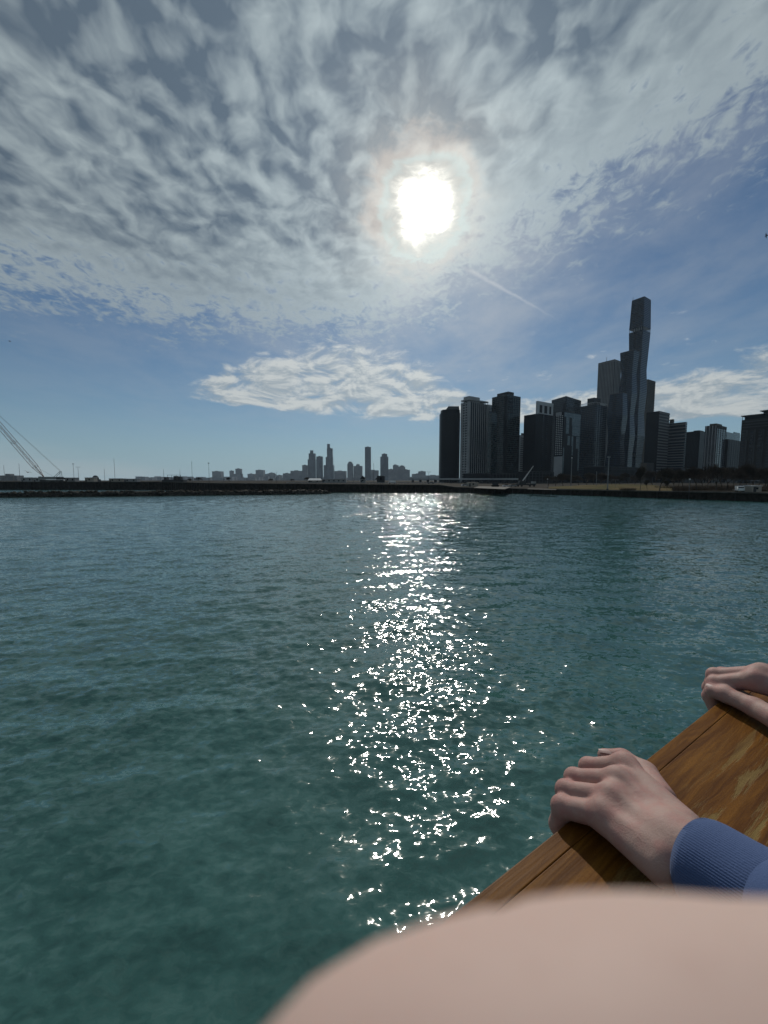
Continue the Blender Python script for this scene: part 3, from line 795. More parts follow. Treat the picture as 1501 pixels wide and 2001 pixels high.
MB().beam((p.x, p.y, zt), (p.x, p.y, zt + 4.6), .3).build('canopy_post', M['steel'], t20)

# low podiums that close the foot of the row
for lab, (a, c_, e_, Y, py) in {'long low podium block under the teal glass tower': (905, 960, 1010, 610, 925), 'dark podium block behind the bare trees left of the skyscraper': (1140, 1180, 1250, 560, 912),
        'brown stone podium behind the trees at the skyscraper foot': (1250, 1262, 1276, 540, 905), 'dark podium block under the banded towers': (1290, 1330, 1372, 600, 915), 'dark low block behind the crane jib': (1012, 1030, 1082, 560, 922)}.items():
    tp, C, L, Rr, B, zt = tower(lab, a, c_, e_, Y, py, 'brown_stone' if 'brown' in lab else 'glass_dark', name='podium_building', cat='building')
    face_grid(C, Rr, GZ, zt, 8, .8, .4, 4, .6, .3).build('facade_grid', M['concrete_dark'], tp, kind='stuff')
    MB().prism([p_ for p_ in quad(C, L, Rr, B)], zt, zt + .8).build('roof', M['concrete_dark'], tp)

# ------------------------------------------------------------------ far town in the haze
def far(label, blocks, Y=3600, mat='far_stone', dome=None):
    """blocks: (px left, px right, top row) from wide to narrow"""
    c = Vector((KX((blocks[0][0] + blocks[0][1]) / 2) * Y, Y, GZ))
    t = thing('far_tower', label, 'tower', tuple(c), 'far skyline across the lake front')
    z0 = GZ
    for i, (a, b_, py) in enumerate(sorted(blocks, key=lambda q: -q[2])):
        x0, x1 = KX(a) * Y, KX(b_) * Y; z1 = Z((a + b_) / 2, py, Y); dd = max(25, (x1 - x0) * .8)
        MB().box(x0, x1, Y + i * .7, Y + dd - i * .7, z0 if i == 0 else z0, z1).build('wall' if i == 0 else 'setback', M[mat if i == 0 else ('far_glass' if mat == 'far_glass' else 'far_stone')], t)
        if (x1 - x0) > 30:
            MB().box(x0 + (x1 - x0) * .3, x1 - (x1 - x0) * .35, Y + 5, Y + 20, z1, z1 + 5).build('rooftop_plant', M['far_stone'], t)
        z0 = GZ if i == 0 and len(blocks) > 1 else GZ
    return t
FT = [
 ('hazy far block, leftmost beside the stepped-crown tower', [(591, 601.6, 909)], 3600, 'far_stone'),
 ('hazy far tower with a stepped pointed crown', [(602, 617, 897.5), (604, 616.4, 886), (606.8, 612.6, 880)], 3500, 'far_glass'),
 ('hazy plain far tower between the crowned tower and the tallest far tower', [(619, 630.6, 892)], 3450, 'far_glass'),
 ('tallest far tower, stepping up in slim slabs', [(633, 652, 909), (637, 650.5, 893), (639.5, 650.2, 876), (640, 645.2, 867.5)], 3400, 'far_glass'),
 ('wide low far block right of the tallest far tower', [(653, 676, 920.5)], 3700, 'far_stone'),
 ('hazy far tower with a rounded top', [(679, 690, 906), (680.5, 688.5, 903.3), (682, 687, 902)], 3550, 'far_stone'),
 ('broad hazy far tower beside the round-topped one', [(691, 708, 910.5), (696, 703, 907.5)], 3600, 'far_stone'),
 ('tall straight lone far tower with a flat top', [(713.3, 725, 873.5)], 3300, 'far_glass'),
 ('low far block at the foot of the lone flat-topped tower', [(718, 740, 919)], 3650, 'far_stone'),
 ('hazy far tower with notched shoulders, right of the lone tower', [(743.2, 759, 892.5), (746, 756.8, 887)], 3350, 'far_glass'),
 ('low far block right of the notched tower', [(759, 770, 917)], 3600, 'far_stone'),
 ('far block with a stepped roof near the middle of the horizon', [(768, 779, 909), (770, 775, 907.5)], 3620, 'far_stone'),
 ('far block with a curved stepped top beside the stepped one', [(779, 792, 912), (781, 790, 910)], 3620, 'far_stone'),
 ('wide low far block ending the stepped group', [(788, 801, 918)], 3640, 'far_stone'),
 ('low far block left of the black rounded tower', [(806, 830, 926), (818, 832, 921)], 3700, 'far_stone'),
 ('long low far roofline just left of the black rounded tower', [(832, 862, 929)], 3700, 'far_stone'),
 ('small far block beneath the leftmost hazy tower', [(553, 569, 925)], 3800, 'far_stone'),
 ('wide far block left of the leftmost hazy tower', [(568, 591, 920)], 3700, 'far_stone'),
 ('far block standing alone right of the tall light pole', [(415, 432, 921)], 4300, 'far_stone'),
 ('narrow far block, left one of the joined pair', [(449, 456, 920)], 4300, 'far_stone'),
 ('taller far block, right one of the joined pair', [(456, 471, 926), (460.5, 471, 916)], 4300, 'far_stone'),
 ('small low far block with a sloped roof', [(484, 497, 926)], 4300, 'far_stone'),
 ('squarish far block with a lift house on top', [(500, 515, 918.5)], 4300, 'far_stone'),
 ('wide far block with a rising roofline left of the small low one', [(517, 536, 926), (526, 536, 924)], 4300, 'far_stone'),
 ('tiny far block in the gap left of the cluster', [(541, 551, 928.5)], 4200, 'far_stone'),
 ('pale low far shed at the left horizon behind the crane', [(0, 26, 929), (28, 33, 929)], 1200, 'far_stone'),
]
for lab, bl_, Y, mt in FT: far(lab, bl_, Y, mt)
fm = MB(); rngf = random.Random(8)
px = 265.0
while px < 860:
    wd = rngf.uniform(5, 16); Y = rngf.uniform(3700, 4500)
    fm.box(KX(px) * Y, KX(px + wd) * Y, Y, Y + 60, 0, Z(px, rngf.uniform(930.5, 934.5), Y)); px += wd * .8
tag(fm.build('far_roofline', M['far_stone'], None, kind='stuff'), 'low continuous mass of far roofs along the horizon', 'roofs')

# ------------------------------------------------------------------ trees
def bare_tree(seed, height=10.0, spread=0.5, levels=5, twig=True):
    """returns trunk and branch meshes of a leafless tree standing at the origin"""
    rng = random.Random(seed); tr, cr = MB(), MB()
    def grow(p, d, L, r, lv):
        nseg = 3 if lv < 2 else 2
        for i in range(nseg):
            d2 = (d + Vector((rng.gauss(0, .10), rng.gauss(0, .10), rng.gauss(0.03, .05)))).normalized()
            q = p + d2 * (L / nseg); r2 = r * (0.86 if lv < 4 else .8)
            (tr if lv == 0 else cr).beam(p, q, r, 5 if lv == 0 else 3, r2, cap=False)
            if lv > 0 and lv < levels and i > 0: side(q, d2, L, r2, lv, 2 if lv < 3 else 1)
            p, d, r = q, d2, r2
        if lv < levels: side(p, d, L, r, lv, 5 if lv == 0 else 3)
    def side(p, d, L, r, lv, n_):
        for j in range(n_):
            a = d.orthogonal().normalized(); a.rotate(Matrix.Rotation(rng.uniform(0, 6.28), 3, d))
            k_ = rng.uniform(spread * .6, spread * 1.25)
            nd = (d + a * k_ * 1.3 + Vector((0, 0, .12))).normalized()
            grow(p, nd, L * (rng.uniform(.72, 1.15) if lv == 0 else rng.uniform(.58, .80)), max(r * .62, .026), lv + 1)
    grow(Vector((0, 0, 0)), Vector((rng.gauss(0, .03), rng.gauss(0, .03), 1)).normalized(), height * .20, height * .019, 0)
    a, b_ = tr.mesh('trunk'), cr.mesh('crown')
    a.materials.append(M['bark']); b_.materials.append(M['twig'])
    return a, b_
TREES = [bare_tree(s_, 10, sp_, 5) for s_, sp_ in ((1, .50), (2, .62), (3, .42), (4, .55), (7, .68))]
rt = random.Random(21)
def put_tree(label, px, base_py=None, Y=150, h=10, proto=0, group='bare trees along the shore', zg=None, wide=1.0):
    x = KX(px) * Y
    t = thing('bare_tree', label, 'tree', (x, Y, 2.7 if zg is None else zg), group)
    for nm, me in zip(('trunk', 'crown'), TREES[proto % 5]):
        o = bpy.data.objects.new(nm, me); COL.objects.link(o); o.parent = t
        s_ = h / 10.0; o.scale = (s_ * wide, s_ * wide, s_); o.rotation_euler = (0, 0, 1.3 * (px % 5))
    return t
PT = [
 ('slender bare tree with a tall dark trunk on the lawn below the skyscraper', 1252, 151, 10.5, 2, 3.0, .55),
 ('young thin bare tree just right of the slender dark trunk', 1266, 150, 5.0, 2, 2.9, .6),
 ('leafless tree at the right end of the lawn', 1290, 143, 10.0, 0, 3.0, 1.1),
 ('small sapling right of the tree at the end of the lawn', 1305, 142, 4.5, 2, 3.0, .7),
 ('bare tree with wide crown below the white banded tower', 1318, 150, 10.5, 1, 3.1, 1.0),
 ('bare tree left of the small path lamp', 1336, 158, 10.5, 3, 3.1, 1.0),
 ('bare tree just right of the small path lamp', 1362, 150, 11.0, 0, 3.1, 1.1),
 ('bare tree in front of the dark flat tower', 1384, 160, 11.5, 4, 3.1, 1.0),
 ('largest bare tree, at the foot of the ribbed tower', 1400, 144, 12.0, 1, 3.1, 1.0),
 ('bare tree between the largest tree and the white truck', 1422, 150, 11.5, 3, 3.1, 1.0),
 ('tall bare tree behind the white truck', 1445, 158, 12.5, 0, 3.1, 1.0),
 ('bare tree behind the white-roofed kiosk', 1472, 165, 12.0, 4, 3.1, 1.0),
 ('bare tree at the right edge beyond the kiosk', 1496, 158, 11.5, 1, 3.1, 1.0),
]
for lab, px, Y, h, pr, zg, wd in PT: put_tree(lab, px, None, Y, h * 1.12, pr, 'bare trees along the shore', zg, wd)
BT = [(1072, 250, 9.5), (1086, 262, 10), (1101, 250, 11), (1116, 270, 12), (1131, 258, 11.5), (1146, 262, 12.5), (1160, 280, 12), (1174, 262, 11.5), (1196, 275, 12), (1211, 262, 11), (1228, 280, 12.5), (1241, 262, 11),
      (1276, 250, 13), (1301, 240, 13), (1327, 250, 14), (1349, 245, 13), (1373, 235, 14), (1411, 230, 14.5), (1434, 235, 14), (1460, 225, 14.5), (1484, 230, 14), (1500, 215, 13)]
ORD = 'first second third fourth fifth sixth seventh eighth ninth tenth eleventh twelfth thirteenth fourteenth fifteenth sixteenth seventeenth eighteenth nineteenth twentieth twenty-first twenty-second'.split()
for i, (px, Y, h) in enumerate(BT):
    put_tree(ORD[i] + ' leafless tree from the left in the dense back row', px, None, Y, h, i, 'back row of bare trees', 2.8, 1.15)
LT = [('small bare tree right of the work barge', 370, 300, 5, 4), ('rounded bare tree left of the tall light pole', 388, 300, 5.5, 1), ('rounded bare tree below the pair of far blocks', 449, 300, 5.5, 0),
      ('low bare tree left of the far cluster', 531, 300, 4.5, 3), ('small bare tree left of the white tent', 571, 300, 4.2, 1), ('broad bare tree directly beside the white tent', 600, 295, 6.5, 4), ('bare tree beside the dark hut', 737, 290, 5, 0)]
for lab, px, Y, h, pr in LT: put_tree(lab, px, None, Y, h, pr, 'small trees on the dock', 5.0, 1.25)
# dry shrubs in the park
def shrub(label, px, Y, wd, h):
    mm = MB(); x = KX(px) * Y; rg = random.Random(int(px))
    for i in range(520):
        a = rg.uniform(0, 6.28); q = rg.random() ** .5; p = Vector((x + math.cos(a) * q * wd, Y + math.sin(a) * q * wd * .7, 2.75))
        d = Vector((math.cos(a) * q * .8 + rg.gauss(0, .35), math.sin(a) * q * .6 + rg.gauss(0, .35), 1)).normalized()
        mm.beam(p, p + d * h * rg.uniform(.5, 1.0), .03, 3, .012, cap=False)
    o = mm.build('shrub', M['shrub'], None); tag(o, label, 'shrub', 'dry shrubs in the park')
for lab, px, Y, wd, h in (('brown shrub on the lawn left of the slender tree', 1228, 158, 3.0, 1.3), ('brown shrub under the largest bare tree', 1404, 152, 5.0, 1.5), ('dry shrub beside the small path lamp', 1334, 150, 3.2, 1.6), ('dry shrub right of the path lamp', 1366, 156, 3.0, 1.4), ('low shrub at the far right end of the quay', 1496, 140, 2.2, 1.2),
        ('wide dry thicket behind the tree at the end of the lawn', 1316, 172, 6.5, 2.6), ('wide dry thicket behind the small path lamp', 1350, 174, 7.0, 2.4), ('wide dry thicket behind the largest bare tree', 1388, 172, 7.5, 2.8), ('dark thicket behind the white pickup truck', 1425, 172, 7.0, 2.6), ('dark thicket left of the kiosk roof', 1456, 168, 6.0, 2.4), ('dark thicket at the right edge behind the kiosk', 1490, 166, 6.5, 2.6)):
    shrub(lab, px, Y, wd, h)

# ------------------------------------------------------------------ poles and lamps
def pole(label, px, top_py, Y, zg, head='globe', r=0.11, mat='steel', group=None):
    x = KX(px) * Y; zt = Z(px, top_py, Y)
    t = thing('light_pole', label, 'light pole', (x, Y, zg), group)
    MB().beam((x, Y, zg), (x, Y, zt), r, 6, r * .7).build('shaft', M[mat], t)
    MB().beam((x, Y, zg), (x, Y, zg + .5), r * 2, 6).build('base', M['concrete_dark'], t)
    if head == 'globe': MB().beam((x, Y, zt), (x, Y, zt + .5), .3, 6, .22).build('lamp_head', M['white_paint'], t)
    elif head == 'tee':
        MB().beam((x - 1.2, Y, zt), (x + 1.2, Y, zt), .06, 5).build('crossarm', M[mat], t)
        for s_ in (-1, 1): MB().obb((x + s_ * 1.2, Y, zt - .1), Vector((.4, 0, 0)), Vector((0, .2, 0)), Vector((0, 0, .1))).build('lamp_head', M[mat], t)
    elif head == 'array':
        MB().obb((x, Y, zt), Vector((.55, 0, 0)), Vector((0, .25, 0)), Vector((0, 0, .25))).build('lamp_head', M[mat], t)
    elif head == 'mast':
        MB().beam((x, Y, zt - 3), (x, Y, zt + 1.5), r * .4, 5).build('antenna', M[mat], t)
        MB().beam((x - .5, Y, zt - .8), (x + .5, Y, zt + .6), .05, 4).build('crossarm', M[mat], t)
    return t
GP = 'light poles on the dock'
for lab, px, tp, hd in (('thin pole at the far left edge behind the crane boom', 9.5, 909, 'none'), ('thin pole crossing under the crane boom at left', 39.5, 905.5, 'none'), ('lamp pole with a square head right of the crane, taller of the pair', 145, 906.5, 'array'),
        ('shorter lamp pole with a cross arm right of the crane', 154, 912.5, 'tee'), ('thin short pole left of the tall mast', 205, 916, 'none'), ('tall thin mast halfway between crane and work barge', 225, 899, 'mast'),
        ('thin pole above the left end of the work barge', 320.5, 917, 'none'), ('tall mast with aerial right of the work barge', 376, 904, 'mast'), ('tall lamp pole left of the lone far block', 409, 905, 'array'),
        ('short pole in front of the joined far blocks', 437, 921, 'none'), ('short pole left of the far cluster', 540.5, 923, 'globe'), ('tall lamp pole right of the lone flat-topped far tower', 730.5, 905, 'globe'), ('thin pole in front of the round-topped far tower', 690, 925, 'none'), ('thin pole at the right end of the far skyline', 838, 922, 'tee')):
    pole(lab, px, tp, 296, 5.0, hd, .13, 'dark_steel' if px > 300 else 'steel', GP)
for lab, px, tp, Y, hd, r in (('tall grey pole in front of the white-windowed tower', 1116, 895.5, 215, 'globe', .2), ('short grey pole at the edge of the lawn', 1165.5, 921, 200, 'none', .14), ('tallest pale pole at the middle of the lawn', 1188, 893, 168, 'array', .24),
        ('small double lamp on the lawn right of the tallest pole', 1203, 937.5, 185, 'tee', .07), ('small path lamp on the sea wall walk', 1348, 938, 132, 'globe', .06), ('lamp post above the white-roofed kiosk', 1475.5, 939, 134, 'tee', .06),
        ('thin lamp post left of the lawn beside the quay ramp', 1070, 937, 200, 'globe', .08)):
    pole(lab, px, tp, Y, 2.7, hd, r, 'steel', 'lamps and poles in the park')

# ------------------------------------------------------------------ lattice boom crane at left
Y = 286
cb = At(87, 933, Y)
crane = thing('crane', 'lattice boom crawler crane leaning out of the left edge of the picture', 'crane', (cb.x, Y, 5.8))
c_hi, c_lo = [], []
tipd = At(-70, 752, Y) - cb; L_ = tipd.length; tipd.normalize(); up_ = Vector((-tipd.z, 0, tipd.x))
if up_.z < 0: up_ = -up_
bm_ = MB(); wB = 1.35; NS = 26
def sec_at(f):
    wv = wB * min(1, f / .12, (1 - f) / .12 + .15); c_ = cb + tipd * L_ * f
    return [c_ + up_ * wv + Vector((0, wv, 0)), c_ + up_ * wv - Vector((0, wv, 0)), c_ - up_ * wv - Vector((0, wv, 0)), c_ - up_ * wv + Vector((0, wv, 0))]
for i in range(NS):
    a, b_ = sec_at(i / NS), sec_at((i + 1) / NS)
    for j in range(4):
        bm_.beam(a[j], b_[j], .15, 4); bm_.beam(a[j] if i % 2 else a[(j + 1) % 4], b_[(j + 1) % 4] if i % 2 else b_[j], .045, 3)
        if i % 7 == 3: bm_.beam(a[j], a[(j + 1) % 4], .12, 4)
bm_.build('boom', M['red_paint'], crane)
mast = At(118.6, 921, Y)
gn = MB()
for p_ in (At(106.5, 933, Y), At(119.5, 934, Y)):
    for s_ in (-1, 1): gn.beam(p_ + Vector((0, s_, 0)), mast + Vector((0, s_ * .6, 0)), .14, 5)
gn.build('gantry', M['dark_steel'], crane)
pl_ = MB(); tipp = cb + tipd * L_
for s_ in (-.5, .5): pl_.beam(mast + Vector((0, s_, 0)), tipp + Vector((0, s_, 1)), .06, 4)
pl_.build('pendant_line', M['dark_steel'], crane)
MB().beam(At(79, 917, Y), At(104, 931, Y), .05, 4).build('hoist_line', M['dark_steel'], crane)
x0 = At(84, 933, Y).x; x1 = At(121, 933, Y).x
MB().box(x0, x1, Y - 1.8, Y + 1.8, 7.3, 9.4).build('machinery_house', M['grey_paint'], crane)
MB().box(x0 - 1.2, x0 + 1.0, Y - 2.6, Y - 1.0, 7.4, 9.6).build('cab', M['grey_paint'], crane)
MB().box(x1 - 2.4, x1 + .8, Y - 2.2, Y + 2.2, 7.2, 8.8).build('counterweight', M['dark_steel'], crane)
for s_ in (-1, 1):
    mm = MB(); pr = [(x0 + .5, 5.9), (x1 - 1, 5.9), (x1 - .2, 6.5), (x1 - 1, 7.1), (x0 + .5, 7.1), (x0 - .3, 6.5)]
    b0 = len(mm.v)
    for yy in (Y + s_ * 2.4 - .5, Y + s_ * 2.4 + .5): mm.v += [(p_[0], yy, p_[1]) for p_ in pr]
    mm.f = [tuple(range(5, -1, -1)), tuple(range(6, 12))] + [(i, (i + 1) % 6, 6 + (i + 1) % 6, 6 + i) for i in range(6)]
    mm.build('crawler_track', M['black'], crane)

# ------------------------------------------------------------------ huts, trailers, tents on the dock
def hut(label, a, b_, py_top, Y, zg, mat='grey_paint', roof='flat', name='site_trailer', dep=4, cat='trailer', group=None, roofmat='white_paint'):
    x0, x1 = KX(a) * Y, KX(b_) * Y; zt = Z((a + b_) / 2, py_top, Y)
    t = thing(name, label, cat, ((x0 + x1) / 2, Y, zg), group); wz_ = zt if roof == 'flat' else zg + (zt - zg) * .55
    MB().box(x0, x1, Y, Y + dep, zg, wz_).build('wall', M[mat], t)
    if roof == 'flat': MB().box(x0 - .15, x1 + .15, Y - .15, Y + dep + .15, wz_, wz_ + .18).build('roof', M[roofmat], t)
    else:
        mm = MB(); xm = (x0 + x1) / 2
        if roof == 'gable_x':   # ridge runs sideways
            mm.v = [(x0 - .3, Y - .3, wz_), (x1 + .3, Y - .3, wz_), (x1 + .3, Y + dep + .3, wz_), (x0 - .3, Y + dep + .3, wz_), (x0 + .4, Y + dep / 2, zt), (x1 - .4, Y + dep / 2, zt)]
            mm.f = [(0, 1, 5, 4), (2, 3, 4, 5), (1, 2, 5), (3, 0, 4), (3, 2, 1, 0)]
        else:
            mm.v = [(x0 - .3, Y - .3, wz_), (x1 + .3, Y - .3, wz_), (x1 + .3, Y + dep, wz_), (x0 - .3, Y + dep, wz_), (xm, Y - .3, zt), (xm, Y + dep, zt)]
            mm.f = [(0, 1, 4), (1, 2, 5, 4), (2, 3, 5), (3, 0, 4, 5), (3, 2, 1, 0)]
        mm.build('roof', M[roofmat], t)
    nw = max(1, int((x1 - x0) / 3.5))
    for i in range(nw):
        xc = x0 + (x1 - x0) * (i + .5) / nw
        MB().box(xc - .5, xc + .5, Y - .05, Y + .02, zg + (wz_ - zg) * .45, zg + (wz_ - zg) * .8).build('window', M['glass_dark'], t)
    MB().box(x0 + .5, x0 + 1.4, Y - .06, Y + .02, zg, zg + min(2.0, (wz_ - zg) * .9)).build('door', M['dark_steel'], t)
    return t
GT = 'site trailers on the dock'
for a in ((' long grey site trailer at left behind the boom foot', 41, 64, 933.2, 'grey_paint'), ('short site trailer below the boom foot', 65.5, 80, 934, 'grey_paint'), ('site trailer right of the crane house', 127, 147, 933.6, 'grey_paint'),
          ('pale site shed below the lamp pair', 166, 183, 933.4, 'beige'), ('long pale site shed left of the work barge', 213, 240, 935.2, 'beige'), ('low pale site shed at the left end of the work barge', 242, 268, 935.8, 'grey_paint')):
    hut(a[0].strip(), a[1], a[2], a[3], 292, 5.0, a[4], group=GT)
dm = thing('salt_dome', 'small dark domed shed among the site trailers', 'shed', (KX(187) * 300, 300, 5.0))
dmm = MB(); xc = KX(187) * 300
for i in range(6):
    a0, a1 = i / 6 * math.pi / 2, (i + 1) / 6 * math.pi / 2
    dmm.prism([(xc + 2.3 * math.cos(a0) * math.cos(t_ / 12 * 6.2832), 300 + 2.3 * math.cos(a0) * math.sin(t_ / 12 * 6.2832)) for t_ in range(12)], 7.6 + 3.0 * math.sin(a0), 7.6 + 3.0 * math.sin(a1), [(xc + 2.3 * math.cos(a1) * math.cos(t_ / 12 * 6.2832), 300 + 2.3 * math.cos(a1) * math.sin(t_ / 12 * 6.2832)) for t_ in range(12)])
dmm.build('dome', M['concrete_dark'], dm, smooth=True); MB().box(xc - 2.4, xc + 2.4, 297.8, 302.3, 5, 7.6).build('wall', M['concrete_dark'], dm)
bg_ = thing('work_barge', 'dark work barge with framed machinery at the end of the dock wall', 'barge', (KX(338) * 280, 280, 5.0))
X = lambda p_: KX(p_) * 280
MB().box(X(318), X(360), 279, 284, 5.0, 7.2).build('deck_house', M['dark_steel'], bg_)
fr = MB()
for p_ in (328, 336, 345, 353):
    fr.beam((X(p_), 280, 7.2), (X(p_), 280, 10.6), .12, 4)
fr.beam((X(327), 280, 10.6), (X(355), 280, 10.6), .12, 4); fr.beam((X(327), 280, 9.0), (X(355), 280, 9.0), .08, 4)
fr.build('frame', M['dark_steel'], bg_)
MB().beam((X(352), 280, 7), (X(352.5), 280, 15), .16, 5, .05).build('mast', M['dark_steel'], bg_)
for p_, h_ in ((321, 9.2), (340, 9.9), (348, 9.4)): MB().box(X(p_), X(p_ + 5), 279.5, 283, 7.2, h_).build('machine', M['dark_steel'], bg_)
hut('white roofed tent at the foot of the far crowned tower', 602, 626, 934.6, 285, 4.9, 'beige', 'gable_x', 'event_tent', 6, 'tent')
hut('long low pale shed right of the white tent', 629, 676, 936.6, 288, 4.9, 'grey_paint', 'flat', 'harbour_shed', 6, 'shed', roofmat='grey_paint')
hut('small gabled hut below the lone flat-topped far tower', 704, 714, 929.5, 284, 4.8, 'grey_paint', 'gable_y', 'gabled_hut', 5, 'hut', roofmat='concrete_dark')
hut('dark gabled hut right of the tall lamp pole', 737, 752, 930, 282, 4.8, 'concrete_dark', 'flat', 'dark_hut', 5, 'hut', roofmat='grey_paint')
hut('beige container building on the quay below the white ribbed tower', 915.5, 935, 943, 236, 3.0, 'beige', 'flat', 'container_building', 5, 'container', roofmat='beige')
kiosk = hut('small kiosk with a bright white roof at the right edge of the park', 1471, 1490, 950.0, 130, 3.0, 'beige', 'flat', 'kiosk', 3, 'kiosk')
# raised road in front of the towers
vd = thing('viaduct', 'pale raised road deck running along the foot of the left towers', 'viaduct', (KX(930) * 480, 480, 2.4))
MB().box(KX(800) * 480, KX(1013) * 480, 480, 494, Z(930, 937.6, 480), Z(930, 934.6, 480)).build('deck', M['concrete'], vd)
for p_ in range(806, 1010, 15): MB().box(KX(p_) * 480, KX(p_) * 480 + 2, 482, 492, 2.0, Z(930, 937.7, 480)).build('pier', M['concrete_dark'], vd)
# low guard rail along the quay
gd = thing('guard_rail', 'pale guard rail along the quay below the far skyline', 'guard rail', (KX(700) * 248, 248, 4.6))
MB().box(KX(560) * 248, KX(868) * 248, 248, 248.15, 5.1, 5.5).build('rail', M['grey_paint'], gd)
gp = MB()
for i in range(52):
    x = KX(560 + 6 * i) * 248; gp.box(x, x + .15, 248.15, 248.3, 4.3, 5.5)
gp.build('post_row', M['grey_paint'], gd, kind='stuff')
# pale boat ramp
rp = MB(); a, b_, c_, d_ = G(925, 953.8, 2.95), G(986, 956.6, 2.95), G(1000, 951.5, 3.0), G(935, 950.4, 3.0)
rp.prism([a, b_, c_, d_], 2.95, 3.1); rp.build('quay_ramp', M['cap'])['kind'] = 'structure'
rd = MB(); a, b_, c_, d_ = G(1030, 956.0, 2.75), G(1086, 957.6, 2.75), G(1088, 956.4, 2.75), G(1032, 955.0, 2.75)
rd.prism([a, b_, c_, d_], 2.72, 2.84); rd.build('path', M['cap'])['kind'] = 'structure'

# ------------------------------------------------------------------ vehicles
def vehicle(label, px, Y, zg, rz, kind='car', mat='white_paint', L=4.4, Wd=1.8, Hh=1.5, cat=None, name=None):
    t = thing(name or ('parked_' + kind), label, cat or kind, (KX(px) * Y, Y, zg), None, rz)
    l, h = L / 2, Hh
    prof = {'car': [(-l, .35), (l, .35), (l, .75), (l * .85, .9), (l * .45, .95), (-l * .95, .95)], 'van': [(-l, .35), (l, .35), (l, 1.0), (l * .8, 1.15), (-l, 1.15)], 'truck': [(-l, .45), (l, .45), (l, 1.25), (-l, 1.25)]}[kind]
    cab_ = {'car': [(-l * .8, .95), (l * .45, .95), (l * .2, h), (-l * .6, h)], 'van': [(-l, 1.15), (l * .8, 1.15), (l * .55, h), (-l, h)], 'truck': [(l * .25, 1.25), (l, 1.25), (l * .85, h), (l * .25, h)]}[kind]
    def ext(p, w0):
        mm = MB(); n_ = len(p); mm.v = [(x, -w0, z) for x, z in p] + [(x, w0, z) for x, z in p]
        mm.f = [tuple(range(n_)), tuple(range(2 * n_ - 1, n_ - 1, -1))] + [((i + 1) % n_, i, n_ + i, n_ + (i + 1) % n_) for i in range(n_)]
        return mm
    ext(prof, Wd / 2).build('body', M[mat], t, local=True)
    ext(cab_, Wd / 2 * .9).build('cabin', M[mat] if kind != 'car' else M['glass_dark'], t, local=True)
    if kind == 'truck': MB().box(-l, l * .18, -Wd / 2 - .05, Wd / 2 + .05, 1.25, h + .2).build('cargo_box', M[mat], t, local=True)
    fx = cab_[1][0]; gx = cab_[2][0]
    ws = MB(); zz0, zz1 = cab_[1][1] + .08, h - .1
    ws.v = [(fx + .01, -Wd * .4, zz0), (fx + .01, Wd * .4, zz0), (gx + .06, Wd * .4, zz1), (gx + .06, -Wd * .4, zz1)]; ws.f = [(0, 1, 2, 3)]
    ws.build('windscreen', M['glass_dark'], t, local=True)
    for sx in (-.62, .62):
        for sy in (-1, 1): MB().beam((l * sx, sy * (Wd / 2 - .2), .34), (l * sx, sy * (Wd / 2 + .02), .34), .34, 10).build('wheel', M['black'], t, local=True)
    for sy in (-1, 1): MB().box(l, l + .04, sy * Wd * .38 - .15, sy * Wd * .38 + .15, .6, .78).build('headlight', M['white_panel'], t, local=True)
    return t
vehicle('white pickup truck facing the water left of the kiosk', 1447, 131, 3.0, -2.15, 'truck', 'white_paint', 4.4, 1.8, 1.8, 'truck', 'pickup_truck')
vehicle('dark van parked between the white truck and the kiosk', 1458.5, 136, 3.0, -2.0, 'van', 'dark_steel', 5.0, 2.0, 2.3, 'van')
vehicle('white car, left one of two parked on the quay', 990, 226, 3.0, .15, 'car', 'white_paint')
vehicle('silver car, right one of two parked on the quay', 1003, 224, 3.0, .1, 'car', 'grey_paint')
vehicle('small white car left of the beige container building', 909, 240, 3.2, .2, 'car', 'white_paint')
vehicle('white van behind the guard rail at the end of the far skyline', 766, 254, 4.5, 3.2, 'van', 'white_paint', 5, 2, 2.2, 'van')
vehicle('grey car behind the guard rail near the black rounded tower', 842, 252, 4.4, 3.1, 'car', 'grey_paint')
# mobile crane with a pale telescopic jib
mc = thing('mobile_crane', 'mobile crane with a pale raised jib at the foot of the black slab', 'crane', (KX(1026) * 232, 232, 3.0))
p0, p1 = At(1020, 942, 232), At(1042.5, 910.5, 232)
MB().beam(p0, p0 + (p1 - p0) * .5, .42, 4, .40).build('boom', M['white_panel'], mc)
MB().beam(p0 + (p1 - p0) * .5, p1, .30, 4, .26).build('boom_tip', M['white_panel'], mc)
MB().beam(p1, p1 + Vector((0, 0, -8.5)), .04, 4).build('hoist_line', M['dark_steel'], mc)
MB().box(KX(1008) * 232, KX(1046) * 232, 230.5, 233.2, 3.9, 4.9).build('chassis', M['dark_steel'], mc)
MB().box(KX(1014) * 232, KX(1026) * 232, 230.6, 233, 4.9, 6.6).build('turret', M['dark_steel'], mc)
MB().box(KX(1039) * 232, KX(1046) * 232, 230.6, 233, 4.9, 6.2).build('cab', M['grey_paint'], mc)
for p_ in (1011, 1018, 1034, 1042): MB().beam((KX(p_) * 232, 230.2, 3.6), (KX(p_) * 232, 230.7, 3.6), .62, 10).build('wheel', M['black'], mc)
MB().beam(p0 + Vector((2.2, 0, -.5)), p0 + (p1 - p0) * .35, .16, 6).build('lift_cylinder', M['steel'], mc)
